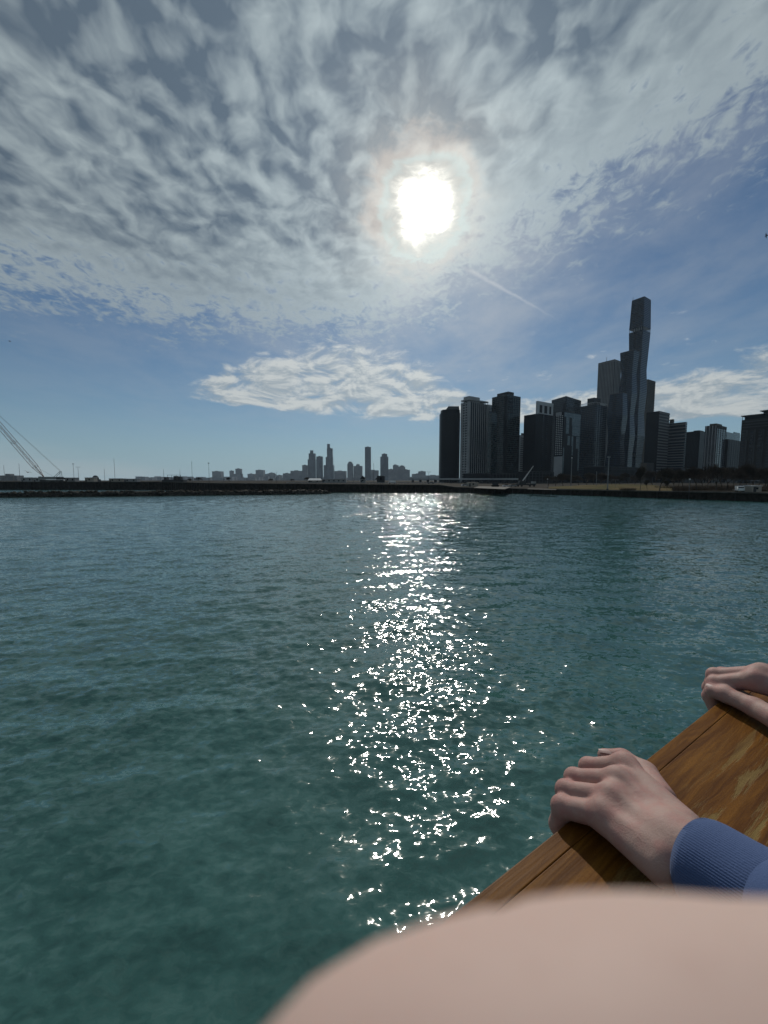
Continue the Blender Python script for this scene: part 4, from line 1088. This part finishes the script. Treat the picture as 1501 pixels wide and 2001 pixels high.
# moored dark launch at the ramp
bt = thing('launch', 'dark covered launch hauled out beside the quay ramp', 'boat', (KX(968) * 226, 226, 3.0))
hl = MB(); xa, xb = KX(960) * 226, KX(975.5) * 226
hl.v = [(xa, 225, 4.2), (xb, 225.3, 4.2), (xb, 227, 4.2), (xa, 227, 4.2), (xa + .5, 225.6, 3.1), (xb - .2, 225.7, 3.1), (xb - .2, 226.6, 3.1), (xa + .5, 226.5, 3.1)]
hl.f = [(0, 3, 2, 1), (4, 5, 6, 7), (0, 1, 5, 4), (1, 2, 6, 5), (2, 3, 7, 6), (3, 0, 4, 7)]
hl.build('hull', M['dark_steel'], bt); MB().box(xa + .8, xb - .6, 225.4, 226.7, 4.2, 5.6).build('cabin', M['concrete_dark'], bt)

# ------------------------------------------------------------------ birds
def bird(label, px, py, Y, s_=1.0):
    p = At(px, py, Y); t = thing('bird', label, 'bird', tuple(p), 'gulls in the air')
    b_ = MB(); b_.beam((-.22, 0, 0), (0, 0, .02), .03, 6, .07); b_.beam((0, 0, .02), (.2, 0, 0), .07, 6, .02)
    b_.v = [(x * s_, y * s_, z * s_) for x, y, z in b_.v]; b_.build('body', M['dark_steel'], t, local=True)
    for sd in (-1, 1):
        w_ = MB(); q = [(-.06, 0, .03), (.10, 0, .03), (.08, sd * .32, .16), (-.02, sd * .30, .16), (.0, sd * .62, .06)]
        w_.v = [(x * s_, y * s_, z * s_) for x, y, z in q] + [(x * s_, y * s_, (z - .015) * s_) for x, y, z in q]
        w_.f = [(0, 1, 2, 3), (3, 2, 4), (8, 7, 6, 5), (9, 7, 8), (0, 5, 6, 1), (1, 6, 7, 2), (2, 7, 9, 4), (4, 9, 8, 3), (3, 8, 5, 0)]
        w_.build('wing', M['dark_steel'], t, local=True)
    t.rotation_euler = (.3, .2, random.uniform(-.6, .6) + (1.2 if px < 100 else 2.0))
bird('tiny dark bird high over the left lake horizon', 19, 667, 90)
bird('tiny dark bird at the right edge beside the bright clouds', 1498, 461, 60)
bird('dark gull flying low under the crane boom', 54, 923, 130, 2.2)

# ------------------------------------------------------------------ the air
hz_ = MB().box(-6990, 6990, -6990, 6990, -2.6, 392).build('haze', bpy.data.materials.new('haze'), None, kind='stuff')
hz_['label'] = 'thin blue haze over the lake and the far town'; hz_['category'] = 'haze'
hm = hz_.data.materials[0]; hm.use_nodes = True; hm.node_tree.nodes.clear()
pv_ = hm.node_tree.nodes.new('ShaderNodeVolumePrincipled'); ho = hm.node_tree.nodes.new('ShaderNodeOutputMaterial')
pv_.inputs['Color'].default_value = (0.62, 0.80, 1.0, 1); pv_.inputs['Density'].default_value = 4.0e-5; pv_.inputs['Anisotropy'].default_value = 0.25
hm.node_tree.links.new(pv_.outputs[0], ho.inputs['Volume'])

# ------------------------------------------------------------------ boat rail in the foreground
RZ = H - 0.36                                # top of the cap rail
O_ = G(930, 1750, RZ); T_ = (G(1501, 1295, RZ) - O_).normalized(); NO = Vector((-T_.y, T_.x, 0)); UP = Vector((0, 0, 1))
def LR(s_, o_, z_): return O_ + T_ * s_ + NO * o_ + UP * z_      # rail coordinates: along, outboard, up from the rail top
DECK = -1.08
boat = thing('boat', 'varnished wooden boat bulwark with a worn brown cap rail at lower right', 'boat', tuple(LR(0, -.6, DECK)))
def slab(name, s0, s1, o0, o1, z0, z1, mat, bev=0.004, parent=boat):
    mm = MB(); ang_ = math.atan2(T_.y, T_.x)
    mm.box(s0, s1, min(o0, o1), max(o0, o1), z0, z1)
    me = mm.mesh(name); me.materials.append(mat)
    o = bpy.data.objects.new(name, me); COL.objects.link(o); o.parent = parent
    o.location = O_ + Vector((0, 0, 0)) - parent.location; o.rotation_euler = (0, 0, ang_)
    if bev:
        m = o.modifiers.new('bevel', 'BEVEL'); m.width = bev; m.segments = 4; m.limit_method = 'ANGLE'
    return o
wood, k, b = new_mat('varnished teak'); OC = objc(k)
gx = k.vm('MULTIPLY', OC, (2.6, 55.0, 55.0))
wrp = k.noise(k.vm('MULTIPLY', OC, (3.0, 14.0, 14.0)), 1.0, 4, 0.55)
gr1 = k.noise(k.vm('ADD', gx, k.xyz(0.0, k.mul(wrp, 3.0), 0.0)), 1.6, 6, 0.62, 0.6)
gr2 = k.noise(k.vm('MULTIPLY', OC, (10.0, 320.0, 320.0)), 1.0, 4, 0.6)
worn = k.noise(k.vm('MULTIPLY', OC, (4.2, 52.0, 52.0)), 1.3, 6, 0.66, 0.5)
ox_, oy_, oz_ = k.sep(OC)
worn_m = k.mul(k.ramp(worn, 0.50, 0.57), k.ramp(oy_, -0.035, -0.075), k.ramp(gr1, 0.3, 0.62, 0.35, 1.0))
c_ = k.mix(k.ramp(gr1, 0.32, 0.68), (0.105, 0.037, 0.005), (0.245, 0.102, 0.014))
c_ = k.mix(k.mul(k.ramp(gr2, 0.45, 0.7), 0.35), c_, (0.07, 0.022, 0.006))
c_ = k.mix(k.mul(worn_m, 0.8), c_, (0.27, 0.20, 0.075))
fine = k.noise(OC, 900, 2, 0.6)
c_ = k.mix(k.mul(k.ramp(fine, 0.42, 0.70), 0.42), c_, (0.06, 0.02, 0.005))
setp(k, b, base=c_, rough=k.add(0.42, k.mul(worn_m, 0.3), k.mul(gr1, 0.12)), spec=0.12,
     normal=bump(k, k.add(k.mul(gr1, 0.5), k.mul(gr2, 0.35), k.mul(worn_m, -0.5)), 0.5, 0.0012))
slab('edge_strip', -6, 6, 0, -.0180, -.045, 0.0, wood, .0012)
slab('cap_plank', -6, 6, -.0182, -.190, -.045, -.0003, wood, .0008)
slab('cap_plank', -6, 6, -.1925, -.330, -.045, -.001, wood, .002)
white_hull = plain('hull paint', (0.55, 0.55, 0.53), 0.4, 0.1, 1.0)
slab('hull', -6, 6, -.05, -.10, -RZ - .8, -.046, white_hull, 0)
for i in range(6): slab('bulwark_plank', -6, 6, -.225, -.245, -.062 - .17 * i - .165, -.062 - .17 * i, wood, .003)
for i in range(9): slab('stanchion', -5.6 + 1.4 * i, -5.5 + 1.4 * i, -.101, -.224, DECK, -.046, wood, .004)
for i in range(14): slab('deck_plank', -6, 6, -.25 - .14 * i, -.386 - .14 * i, DECK - .04, DECK, wood, .003)

# ------------------------------------------------------------------ bodies from blended round limbs
def sdf_surface(fn, lo, hi, res):
    """surface nets over a signed distance function sampled on a grid"""
    lo, hi = np.array(lo, np.float32), np.array(hi, np.float32)
    nx, ny, nz = [max(3, int(math.ceil(v))) for v in (hi - lo) / res]
    gx_ = lo[0] + res * np.arange(nx); gy_ = lo[1] + res * np.arange(ny); gz_ = lo[2] + res * np.arange(nz)
    Xg, Yg, Zg = np.meshgrid(gx_, gy_, gz_, indexing='ij')
    Pg = np.stack([Xg, Yg, Zg], -1).astype(np.float32)
    d = fn(Pg)
    c = [(i, j, l) for i in (0, 1) for j in (0, 1) for l in (0, 1)]
    def cor(o): return d[o[0]:nx - 1 + o[0], o[1]:ny - 1 + o[1], o[2]:nz - 1 + o[2]]
    cs = {o: cor(o) for o in c}
    neg = sum((cs[o] < 0).astype(np.int8) for o in c)
    act = (neg > 0) & (neg < 8)
    idx = -np.ones(act.shape, np.int64); ii = np.argwhere(act); idx[act] = np.arange(len(ii))
    acc = np.zeros((len(ii), 3)); cnt = np.zeros(len(ii))
    val = {o: cs[o][act] for o in c}
    for o in c:
        for ax in range(3):
            if o[ax] == 0:
                q = list(o); q[ax] = 1; q = tuple(q); a, b2 = val[o], val[q]; mk = (a < 0) != (b2 < 0)
                t = np.where(mk, a / np.where(a == b2, 1, a - b2), 0)
                pt = np.tile(np.array(o, float), (len(ii), 1)); pt[:, ax] += t
                acc[mk] += pt[mk]; cnt[mk] += 1
    V = lo + res * (ii + acc / cnt[:, None])
    quads = []
    for ax in range(3):
        sl0 = [slice(1, -1)] * 3; sl0[ax] = slice(0, -1)
        a = d[tuple(slice(1, n_ - 1) if i != ax else slice(0, n_ - 1) for i, n_ in enumerate(d.shape))]
        b2 = d[tuple(slice(1, n_ - 1) if i != ax else slice(1, n_) for i, n_ in enumerate(d.shape))]
        ch = (a < 0) != (b2 < 0); pts = np.argwhere(ch); flip = (a < 0)[ch]
        pts = pts + np.array([1 if i != ax else 0 for i in range(3)])
        u_, v_ = [(1, 2), (2, 0), (0, 1)][ax]
        def cell(du, dv):
            q = pts.copy(); q[:, u_] += du; q[:, v_] += dv; return idx[q[:, 0], q[:, 1], q[:, 2]]
        q4 = np.stack([cell(-1, -1), cell(0, -1), cell(0, 0), cell(-1, 0)], -1)
        q4[~flip] = q4[~flip][:, ::-1]
        quads.append(q4)
    Q = np.concatenate(quads); Q = Q[(Q >= 0).all(1)]
    used, inv = np.unique(Q.ravel(), return_inverse=True)
    return V[used], inv.reshape(-1, 4)
def smooth_verts(V, Q, it=2, lam=0.5):
    n_ = len(V); E = np.concatenate([Q[:, [0, 1]], Q[:, [1, 2]], Q[:, [2, 3]], Q[:, [3, 0]]])
    for _ in range(it):
        acc = np.zeros_like(V); cnt = np.zeros(n_)
        for a, b2 in ((0, 1), (1, 0)):
            np.add.at(acc, E[:, a], V[E[:, b2]]); np.add.at(cnt, E[:, a], 1)
        V = V + lam * (acc / np.maximum(cnt, 1)[:, None] - V)
    return V
def cone(P, a, b2, ra, rb, flat=None):
    a, b2 = np.array(a, np.float32), np.array(b2, np.float32); ab = b2 - a
    pa = P - a; t = np.clip((pa @ ab) / max(float(ab @ ab), 1e-12), 0, 1)
    return np.linalg.norm(pa - t[..., None] * ab, axis=-1) - (ra + t * (rb - ra))
def smin(a, b2, k_):
    h = np.maximum(k_ - np.abs(a - b2), 0) / k_; return np.minimum(a, b2) - h * h * k_ * 0.25
def mesh_from(parts, name):
    Vs, Qs, off = [], [], 0
    for V, Q in parts: Vs.append(V); Qs.append(Q + off); off += len(V)
    V = np.concatenate(Vs).astype(np.float32); Q = np.concatenate(Qs)
    me = bpy.data.meshes.new(name); me.vertices.add(len(V)); me.vertices.foreach_set('co', V.ravel())
    me.loops.add(Q.size); me.loops.foreach_set('vertex_index', Q.ravel().astype(np.int32)); me.polygons.add(len(Q))
    me.polygons.foreach_set('loop_start', np.arange(0, Q.size, 4, dtype=np.int32)); me.polygons.foreach_set('loop_total', np.full(len(Q), 4, np.int32))
    me.polygons.foreach_set('use_smooth', np.ones(len(Q), bool)); me.update(); me.validate(); return me

def skin_mat(name, blotch=0.55, base=(0.43, 0.285, 0.245), red=(0.42, 0.20, 0.18)):
    m, k, b = new_mat(name); P = pos(k)
    att = k.new('ShaderNodeAttribute'); att.attribute_name = 'blush'
    n1_ = k.noise(P, 60, 4, 0.6); n2_ = k.noise(P, 700, 3, 0.6); n3_ = k.noise(P, 160, 3, 0.5)
    c = k.mix(k.m('MINIMUM', k.add(k.mul(att.outputs['Fac'], 0.75), k.mul(k.ramp(n1_, 0.38, 0.68), blotch)), 1.0), base, red)
    c = k.mix(k.mul(k.ramp(n2_, 0.5, 0.72), 0.10), c, (0.34, 0.17, 0.13))
    setp(k, b, base=c, rough=0.58, spec=0.22, sss=0.12, sssr=(1.0, 0.35, 0.2), ssss=0.004)
    vor = k.new('ShaderNodeTexVoronoi'); vor.feature = 'DISTANCE_TO_EDGE'; k.put(vor.inputs['Vector'], k.vm('ADD', P, k.vm('MULTIPLY', k.noise(P, 120, 2, 0.5, color=True), (0.006, 0.006, 0.006)))); vor.inputs['Scale'].default_value = 420
    crk = k.ramp(vor.outputs['Distance'], 0.0, 0.12)
    vein = k.ramp(k.m('ABSOLUTE', k.sub(k.noise(P, 34, 2, 0.4, 0.6), 0.5)), 0.0, 0.035)
    hgt_s = k.add(k.mul(n2_, 0.35), k.mul(n3_, 0.8), k.mul(crk, 0.16), k.mul(vein, -0.16 if blotch else 0.0))
    if blotch: setp(k, b, normal=bump(k, hgt_s, 0.5, 0.0008))
    return m
SKIN = skin_mat('skin'); SKIN2 = skin_mat('skin of the photographer', 0.0, (0.58, 0.43, 0.375), (0.55, 0.345, 0.295))

def J(px, py, zr): return np.array(G(px, py, RZ + zr))
T3, N3, U3 = np.array(T_), np.array(NO), np.array(UP)
def curl(pip, out1, dn1, out2, dn2): return pip + N3 * out1 - U3 * dn1, pip + N3 * out2 - U3 * dn2
# left hand (nearer): little finger towards the camera
LH = {}
LH['pinky'] = [J(1178, 1594, .026), J(1099, 1577, .010)]
LH['ring'] = [J(1196, 1562, .034), J(1107, 1546, .014)]
LH['middle'] = [J(1209, 1528, .037), J(1124, 1523, .016)]
LH['index'] = [J(1222, 1498, .035), J(1152, 1501, .015)]
for f_, (a, b2) in LH.items():
    d1, d2 = curl(b2, .004, .024, -.010, .040); LH[f_] += [d1, d2]
LR_R = {'pinky': (.0120, .0102, .0090, .0078), 'ring': (.0128, .0104, .0094, .0082), 'middle': (.0132, .0108, .0098, .0085), 'index': (.0130, .0106, .0096, .0083)}
LTH = [J(1292, 1560, .018), J(1262, 1512, .012), J(1218, 1484, .011), J(1183, 1478, .009)]
LW = J(1322, 1652, .036)
LWr, LWu = J(1343, 1618, .036), J(1290, 1690, .032)
ELB_L = LW + np.array([.085, -.235, .055])
# right hand (farther): thumb towards the camera
RH = {}
i0, i1 = J(1476, 1330, .046), J(1398, 1336, .020)
for n_, f_ in enumerate(('index', 'middle', 'ring', 'pinky')):
    s_ = T3 * .0190 * n_; out_ = [0, .006, .002, -.008][n_]
    mcp, pip = i0 + s_ + U3 * [0, .004, .001, -.006][n_], i1 + s_ + N3 * out_ + U3 * [0, .006, .004, -.002][n_]
    d1, d2 = curl(pip, .006, .026, -.002, .046); RH[f_] = [mcp, pip, d1, d2]
RTH = [J(1522, 1408, .024), J(1476, 1383, .020), J(1420, 1358, .017), J(1394, 1351, .013)]
RW = np.mean([RH[f_][0] for f_ in RH], 0) - N3 * .088 - T3 * .004 - U3 * .004
RWr, RWu = RW - T3 * .014, RW + T3 * .014
ELB_R = RW + np.array([.12, -.22, .05])

def hand_fn(Hn, radii, th, thr, W, Wr, Wu, elbow, k_f=.004):
    def fn(P):
        palm = None
        for i, f_ in enumerate(('index', 'middle', 'ring', 'pinky')):
            base = Wr + (Wu - Wr) * (i / 3.0)
            c = cone(P, Hn[f_][0] - U3 * .003, base, radii[f_][0] * 1.02, .0150)
            palm = c if palm is None else smin(palm, c, .014)
            k2 = cone(P, Hn[f_][0] + U3 * .0015, Hn[f_][0] + U3 * .0015, radii[f_][0] * 1.0, radii[f_][0])
            palm = smin(palm, k2, .010)
            # tendon
            tn = cone(P, Hn[f_][0] + U3 * .0080, base + U3 * .0115, .0026, .0020); palm = smin(palm, tn, .008)
        palm = smin(palm, cone(P, W, elbow, .0235, .028), .018)
        d = palm
        for f_ in ('index', 'middle', 'ring', 'pinky'):
            a, b2, c_, e_ = Hn[f_]; r0, r1, r2, r3 = radii[f_]
            fd = cone(P, a, b2, r0 * .93, r1); fd = smin(fd, cone(P, b2, c_, r1 * .98, r2), .004); fd = smin(fd, cone(P, c_, e_, r2, r3), .004)
            fd = smin(fd, cone(P, b2, b2, r1 * 1.05, r1 * 1.05), .004)
            d = smin(d, fd, k_f)
        tb = cone(P, th[0], th[1], thr[0], thr[1]); tb = smin(tb, cone(P, th[1], th[2], thr[1] * .97, thr[2]), .006); tb = smin(tb, cone(P, th[2], th[3], thr[2], thr[3]), .005)
        return smin(d, tb, .009)
    return fn
def bounds(pts, m_):
    a = np.array(pts); return a.min(0) - m_, a.max(0) + m_
pl_pts = [p for f_ in LH.values() for p in f_] + LTH + [LWr, LWu, LW + (ELB_L - LW) * .35]
fnL = hand_fn(LH, LR_R, LTH, (.0150, .0130, .0112, .0090), LW, LWr, LWu, ELB_L)
lo, hi = bounds(pl_pts, .03); VL, QL = sdf_surface(fnL, lo, hi, .0014); VL = smooth_verts(VL, QL, 2)
pr_pts = [p for f_ in RH.values() for p in f_] + RTH + [RWr, RWu, RW + (ELB_R - RW) * .35]
RR_R = {f_: tuple(q * 1.10 for q in r_) for f_, r_ in LR_R.items()}
fnR = hand_fn(RH, RR_R, RTH, (.0160, .0140, .0125, .0105), RW, RWr, RWu, ELB_R)
lo, hi = bounds(pr_pts, .03); VR, QR = sdf_surface(fnR, lo, hi, .0014); VR = smooth_verts(VR, QR, 2)
# the rest of the person, standing just outside the picture at right
mid = (np.array(LW) + RW) / 2; inb = -N3
SHO_C = mid + inb * .34 + U3 * .32 + T3 * .0; SHL, SHR = SHO_C - T3 * .17, SHO_C + T3 * .17
PEL = SHO_C + inb * .10 - U3 * .50; deckz = RZ + DECK
NECK = SHO_C + U3 * .05; HEAD = NECK + U3 * .165 - inb * .02
def body_fn(inf=0.0, arms=True, torso=True, legs=True, head=True, armend=1.0):
    def fn(P):
        d = np.full(P.shape[:-1], 9.0, np.float32)
        if torso:
            for s_ in (-1, 1):
                d = smin(d, cone(P, SHO_C + T3 * .10 * s_ - U3 * .04, PEL + T3 * .06 * s_, .105 + inf, .115 + inf), .05)
        if arms:
            for S, E, W_ in ((SHL, ELB_L, LW), (SHR, ELB_R, RW)):
                d = smin(d, cone(P, S, E, .056 + inf, .039 + inf), .05); We = E + (W_ - E) * armend
                d = smin(d, cone(P, E, We, .038 + inf, .022 + inf), .03)
        if legs:
            for s_ in (-1, 1):
                hip = PEL + T3 * .085 * s_; kn = np.array([hip[0], hip[1], deckz + .46]) - inb * .02; an = np.array([hip[0], hip[1], deckz + .09])
                d = smin(d, cone(P, hip, kn, .092 + inf, .062 + inf), .04); d = smin(d, cone(P, kn, an, .060 + inf, .045 + inf), .02)
        if head:
            d = smin(d, cone(P, NECK - U3 * .05, HEAD - U3 * .06, .055, .055), .03)
            hd = cone(P, HEAD + U3 * .03, HEAD - U3 * .035 - inb * .015, .092, .070)
            hd = smin(hd, cone(P, HEAD - inb * .075 - U3 * .005, HEAD - inb * .098 - U3 * .03, .010, .014), .02)   # nose
            hd = smin(hd, cone(P, HEAD - inb * .055 - U3 * .09, HEAD - inb * .06 - U3 * .09, .028, .028), .03)     # chin
            for s_ in (-1, 1): hd = smin(hd, cone(P, HEAD + T3 * .088 * s_ + U3 * .01, HEAD + T3 * .09 * s_ - U3 * .035, .014, .010), .008)  # ears
            d = smin(d, hd, .02)
        return d
    return fn
allp = [SHL, SHR, HEAD, ELB_L, ELB_R, LW, RW, PEL, np.array([PEL[0], PEL[1], deckz + .1])]
lo, hi = bounds(allp, .16); VB, QB = sdf_surface(body_fn(armend=.72), lo, hi, .012); VB = smooth_verts(VB, QB, 2)
person = thing('person', 'person in a blue sweatshirt gripping the cap rail with both bare hands', 'person', (float(PEL[0]), float(PEL[1]), float(deckz)))
off = np.array(person.location)
def collar(V, Q, o1, Vb, ob):
    """faces that join the open forearm end of a hand to the arm it grows from"""
    E = np.concatenate([Q[:, [0, 1]], Q[:, [1, 2]], Q[:, [2, 3]], Q[:, [3, 0]]])
    key = np.sort(E, 1); un, inv, cn = np.unique(key, axis=0, return_inverse=True, return_counts=True)
    out_ = []
    for a, b2 in E[cn[inv.ravel()] == 1]:
        na = int(np.argmin(((Vb - V[a]) ** 2).sum(1))); nb = int(np.argmin(((Vb - V[b2]) ** 2).sum(1)))
        if na != nb: out_.append((b2 + o1, a + o1, na + ob, nb + ob))
    return np.array(out_, np.int64).reshape(-1, 4)
ob = len(VL) + len(VR)
cq = np.concatenate([collar(VL, QL, 0, VB, ob), collar(VR, QR, len(VL), VB, ob)])
me = mesh_from([(VL - off, QL), (VR - off, QR), (VB - off, QB), (np.zeros((0, 3)), cq - ob - len(VB))], 'body'); me.materials.append(SKIN)
co = np.concatenate([VL, VR, VB])
bl = np.zeros(len(co), np.float32)
for Hn in (LH, RH):
    for f_ in Hn:
        for q, w_ in ((0, .55), (1, .9), (2, .5), (3, .8)): bl += w_ * np.exp(-(np.linalg.norm(co - Hn[f_][q], axis=1) / .015) ** 2)
for q in (RTH[3], RTH[2], LTH[3], LTH[2]): bl += .8 * np.exp(-(np.linalg.norm(co - q, axis=1) / .014) ** 2)
at_ = me.attributes.new('blush', 'FLOAT', 'POINT'); at_.data.foreach_set('value', np.clip(bl, 0, 1))
o = bpy.data.objects.new('body', me); COL.objects.link(o); o.parent = person
# finger nails
nail_m = plain('finger nail', (0.46, 0.30, 0.27), 0.55, 0.05, 50, coords='obj')
def nail(c, along_, normal, w_=.0058, l_=.0075):
    along_ = Vector(along_).normalized(); normal = Vector(normal); normal = (normal - along_ * normal.dot(along_)).normalized(); sd = along_.cross(normal)
    mm = MB(); n_ = 6
    for i in range(n_ + 1):
        for j in range(n_ + 1):
            a, b2 = -1 + 2 * i / n_, -1 + 2 * j / n_; r_ = 1 - .35 * max(0, a) ** 2
            mm.v.append(tuple(Vector(c) + along_ * a * l_ + sd * b2 * w_ * r_ + normal * (.0012 - .0030 * b2 * b2 - .0008 * a * a)))
    for i in range(n_):
        for j in range(n_): q = i * (n_ + 1) + j; mm.f.append((q, q + 1, q + n_ + 2, q + n_ + 1))
    mm.build('fingernail', nail_m, person, smooth=True)
for Hn in (LH, RH):
    for f_ in Hn: nail(Hn[f_][3] + N3 * LR_R[f_][3] * .98 - U3 * .0, Hn[f_][3] - Hn[f_][2], N3)
nail(RTH[3] + U3 * .0098 - N3 * -.002, RTH[3] - RTH[2], U3 + N3 * .3, .0068, .0085)
nail(LTH[3] + U3 * .0082, LTH[3] - LTH[2], U3 + T3 * .4, .006, .008)
# sweatshirt
fab, k, b = new_mat('blue sweatshirt fleece'); OC = pos(k)
f1 = k.noise(OC, 900, 3, 0.7); f2 = k.noise(OC, 25, 3, 0.5)
setp(k, b, base=k.mix(k.add(k.mul(f1, .6), k.mul(f2, .4)), (0.054, 0.088, 0.195), (0.088, 0.136, 0.285)), rough=0.95, spec=0.15, normal=bump(k, f1, .7, .0008))
b.inputs['Sheen Weight'].default_value = 0.15; b.inputs['Sheen Roughness'].default_value = 0.5
lo, hi = bounds([SHL, SHR, ELB_L, ELB_R, PEL, NECK], .17)
VS, QS = sdf_surface(body_fn(.014, True, True, False, False, .35), lo, hi, .010); VS = smooth_verts(VS, QS, 2)
me = mesh_from([(VS - off, QS)], 'sweatshirt'); me.materials.append(fab)
sw = bpy.data.objects.new('sweatshirt', me); COL.objects.link(sw); sw.parent = person
def loft(name, pts, rads, mat, seg=120, ribs=0, rib_a=0.0, flat=.86, parent=None, folds=0.0, up=U3):
    mm = MB(); pts = [np.array(p) for p in pts]; n_ = len(pts)
    for i in range(n_):
        d = pts[min(i + 1, n_ - 1)] - pts[max(i - 1, 0)]; d /= np.linalg.norm(d)
        s_ = np.cross(d, up); s_ /= np.linalg.norm(s_); u_ = np.cross(s_, d)
        for j in range(seg):
            a = 2 * math.pi * j / seg; r_ = rads[i] + (rib_a * math.cos(ribs * a) if ribs else 0)
            if folds: r_ += folds * (math.sin(3 * a + i * .55) * math.sin(i * .8 + a) + .6 * math.sin(i * 1.25 + 2 * a))
            p = pts[i] + s_ * math.cos(a) * r_ + u_ * math.sin(a) * r_ * flat; mm.v.append(tuple(p))
    for i in range(n_ - 1):
        for j in range(seg): mm.f.append((i * seg + j, i * seg + (j + 1) % seg, (i + 1) * seg + (j + 1) % seg, (i + 1) * seg + j))
    return mm.build(name, mat, parent, smooth=True)
for W_, E in ((LW, ELB_L), (RW, ELB_R)):
    d = (E - W_) / np.linalg.norm(E - W_)
    c0 = W_ + d * (.019 if W_ is LW else .016)
    cp = [c0 + d * (.062 * i / 11) for i in range(12)]; cr = [.0360, .0378, .0384, .0384, .0383, .0382, .0382, .0383, .0384, .0386, .0388, .0388]
    cf = loft('cuff', [cp[0] + d * .004] + cp, [.034] + cr, fab, 440, 110, .00024, .88, sw)
    sp_ = [c0 + d * (.052 + .21 * i / 24) for i in range(25)]
    sr_ = [.0405, .046, .0500, .0515, .0515, .0505, .0495, .0500, .0510, .0515] + [.052 + .0005 * i for i in range(15)]
    loft('sleeve', sp_, sr_, fab, 96, 0, 0, .92, sw, .0026)
den = plain('dark denim', (0.03, 0.04, 0.07), 0.9, 0.2, 80)
lo, hi = bounds([PEL + U3 * .05, np.array([PEL[0], PEL[1], deckz + .1])], .26)
VT, QT = sdf_surface(body_fn(.012, False, False, True, False), lo, hi, .012); VT = smooth_verts(VT, QT, 2)
me = mesh_from([(VT - off, QT)], 'trousers'); me.materials.append(den)
o = bpy.data.objects.new('trousers', me); COL.objects.link(o); o.parent = person
hairm = plain('brown hair', (0.06, 0.035, 0.02), 0.6, 0.3, 200)
def hair_fn(P): 
    d = cone(P, HEAD + U3 * .045 + inb * .012, HEAD + U3 * .0 + inb * .02, .092, .088); return np.maximum(d, -(((P - (HEAD + U3 * .045 - inb * .055)) @ (U3 * .6 + inb * .8)).astype(np.float32)))
VH, QH = sdf_surface(hair_fn, HEAD - .14, HEAD + .16, .006); VH = smooth_verts(VH, QH, 1)
me = mesh_from([(VH - off, QH)], 'hair'); me.materials.append(hairm); o = bpy.data.objects.new('hair', me); COL.objects.link(o); o.parent = person
for s_ in (-1, 1):
    ft = PEL + T3 * .085 * s_; ft = np.array([ft[0], ft[1], deckz])
    VF, QF = sdf_surface(lambda P: np.maximum(smin(cone(P, ft + inb * .05 + U3 * .05, ft - inb * .17 + U3 * .035, .05, .042), cone(P, ft + U3 * .09, ft + U3 * .05, .052, .055), .03), deckz + .001 - P[..., 2]), ft - .3, ft + .3, .01)
    me = mesh_from([(smooth_verts(VF, QF, 1) - off, QF)], 'shoe'); me.materials.append(M['black']); o = bpy.data.objects.new('shoe', me); COL.objects.link(o); o.parent = person

# ------------------------------------------------------------------ the photographer's own finger, close in front of the lens
def CW(x, y, z): return np.array([x, z * CP + y * SP, y * CP - z * SP]) * .001 + np.array([0, 0, H])     # millimetres right, up, ahead of the lens
FG = [(0.2, -18.9, 9.0, 6.5), (8.0, -19.9, 8.5, 7.7), (20, -20.5, 8.4, 8.2), (44, -24, 6, 9.0), (74, -46, -16, 11)]
WRI = CW(112, -112, -40); ELB = CW(250, -330, -160)
def finger_fn(P):
    d = None
    for a, b2 in zip(FG, FG[1:]):
        c = cone(P, CW(*a[:3]), CW(*b2[:3]), a[3] * .001, b2[3] * .001); d = c if d is None else smin(d, c, .004)
    mc_ = [np.array(CW(74, -46, -16)) + np.array([.004, -.019, -.006]) * i for i in range(4)]
    for i, q in enumerate(mc_):
        d = smin(d, cone(P, q, WRI + np.array([0, -.008, 0]) * i, .012, .020), .012)
        if i:
            p1 = q + np.array([-.020, .034, -.006]); p2 = p1 + np.array([-.026, .002, -.010]); p3 = p2 + np.array([.002, -.014, -.008])
            for (u_, v_, r1, r2) in ((q, p1, .011, .010), (p1, p2, .010, .009), (p2, p3, .009, .008)): d = smin(d, cone(P, u_, v_, r1, r2), .004)
    t0, t1, t2 = WRI + np.array([-.01, .03, .02]), CW(62, -66, 2), CW(36, -60, -2)
    d = smin(d, cone(P, t0, t1, .016, .0125), .012); d = smin(d, cone(P, t1, t2, .012, .009), .005)
    return smin(d, cone(P, WRI, ELB, .027, .040), .02)
ph = thing('person', 'out-of-focus pale fingertip of the photographer across the bottom right corner', 'person', tuple(ELB))
lo, hi = bounds([CW(*f_[:3]) for f_ in FG] + [WRI, ELB], .045)
VP, QP = sdf_surface(finger_fn, lo, hi, .0024); VP = smooth_verts(VP, QP, 4)
off2 = np.array(ELB)
me = mesh_from([(VP - off2, QP)], 'body'); me.materials.append(SKIN2)
at_ = me.attributes.new('blush', 'FLOAT', 'POINT')
cc = VP; at_.data.foreach_set('value', np.clip(.8 * np.exp(-(np.linalg.norm(cc - CW(2, -22, 10), axis=1) / .010) ** 2), 0, 1).astype(np.float32))
o = bpy.data.objects.new('body', me); COL.objects.link(o); o.parent = ph
dirp = (ELB - WRI) / np.linalg.norm(ELB - WRI)
loft('sleeve', [WRI + dirp * (.05 + .03 * i) for i in range(14)], [.038 + .0012 * i for i in range(14)], plain('grey knit', (0.16, 0.16, 0.17), .95, .2, 300), 64, 0, 0, .95, ph, .0015)
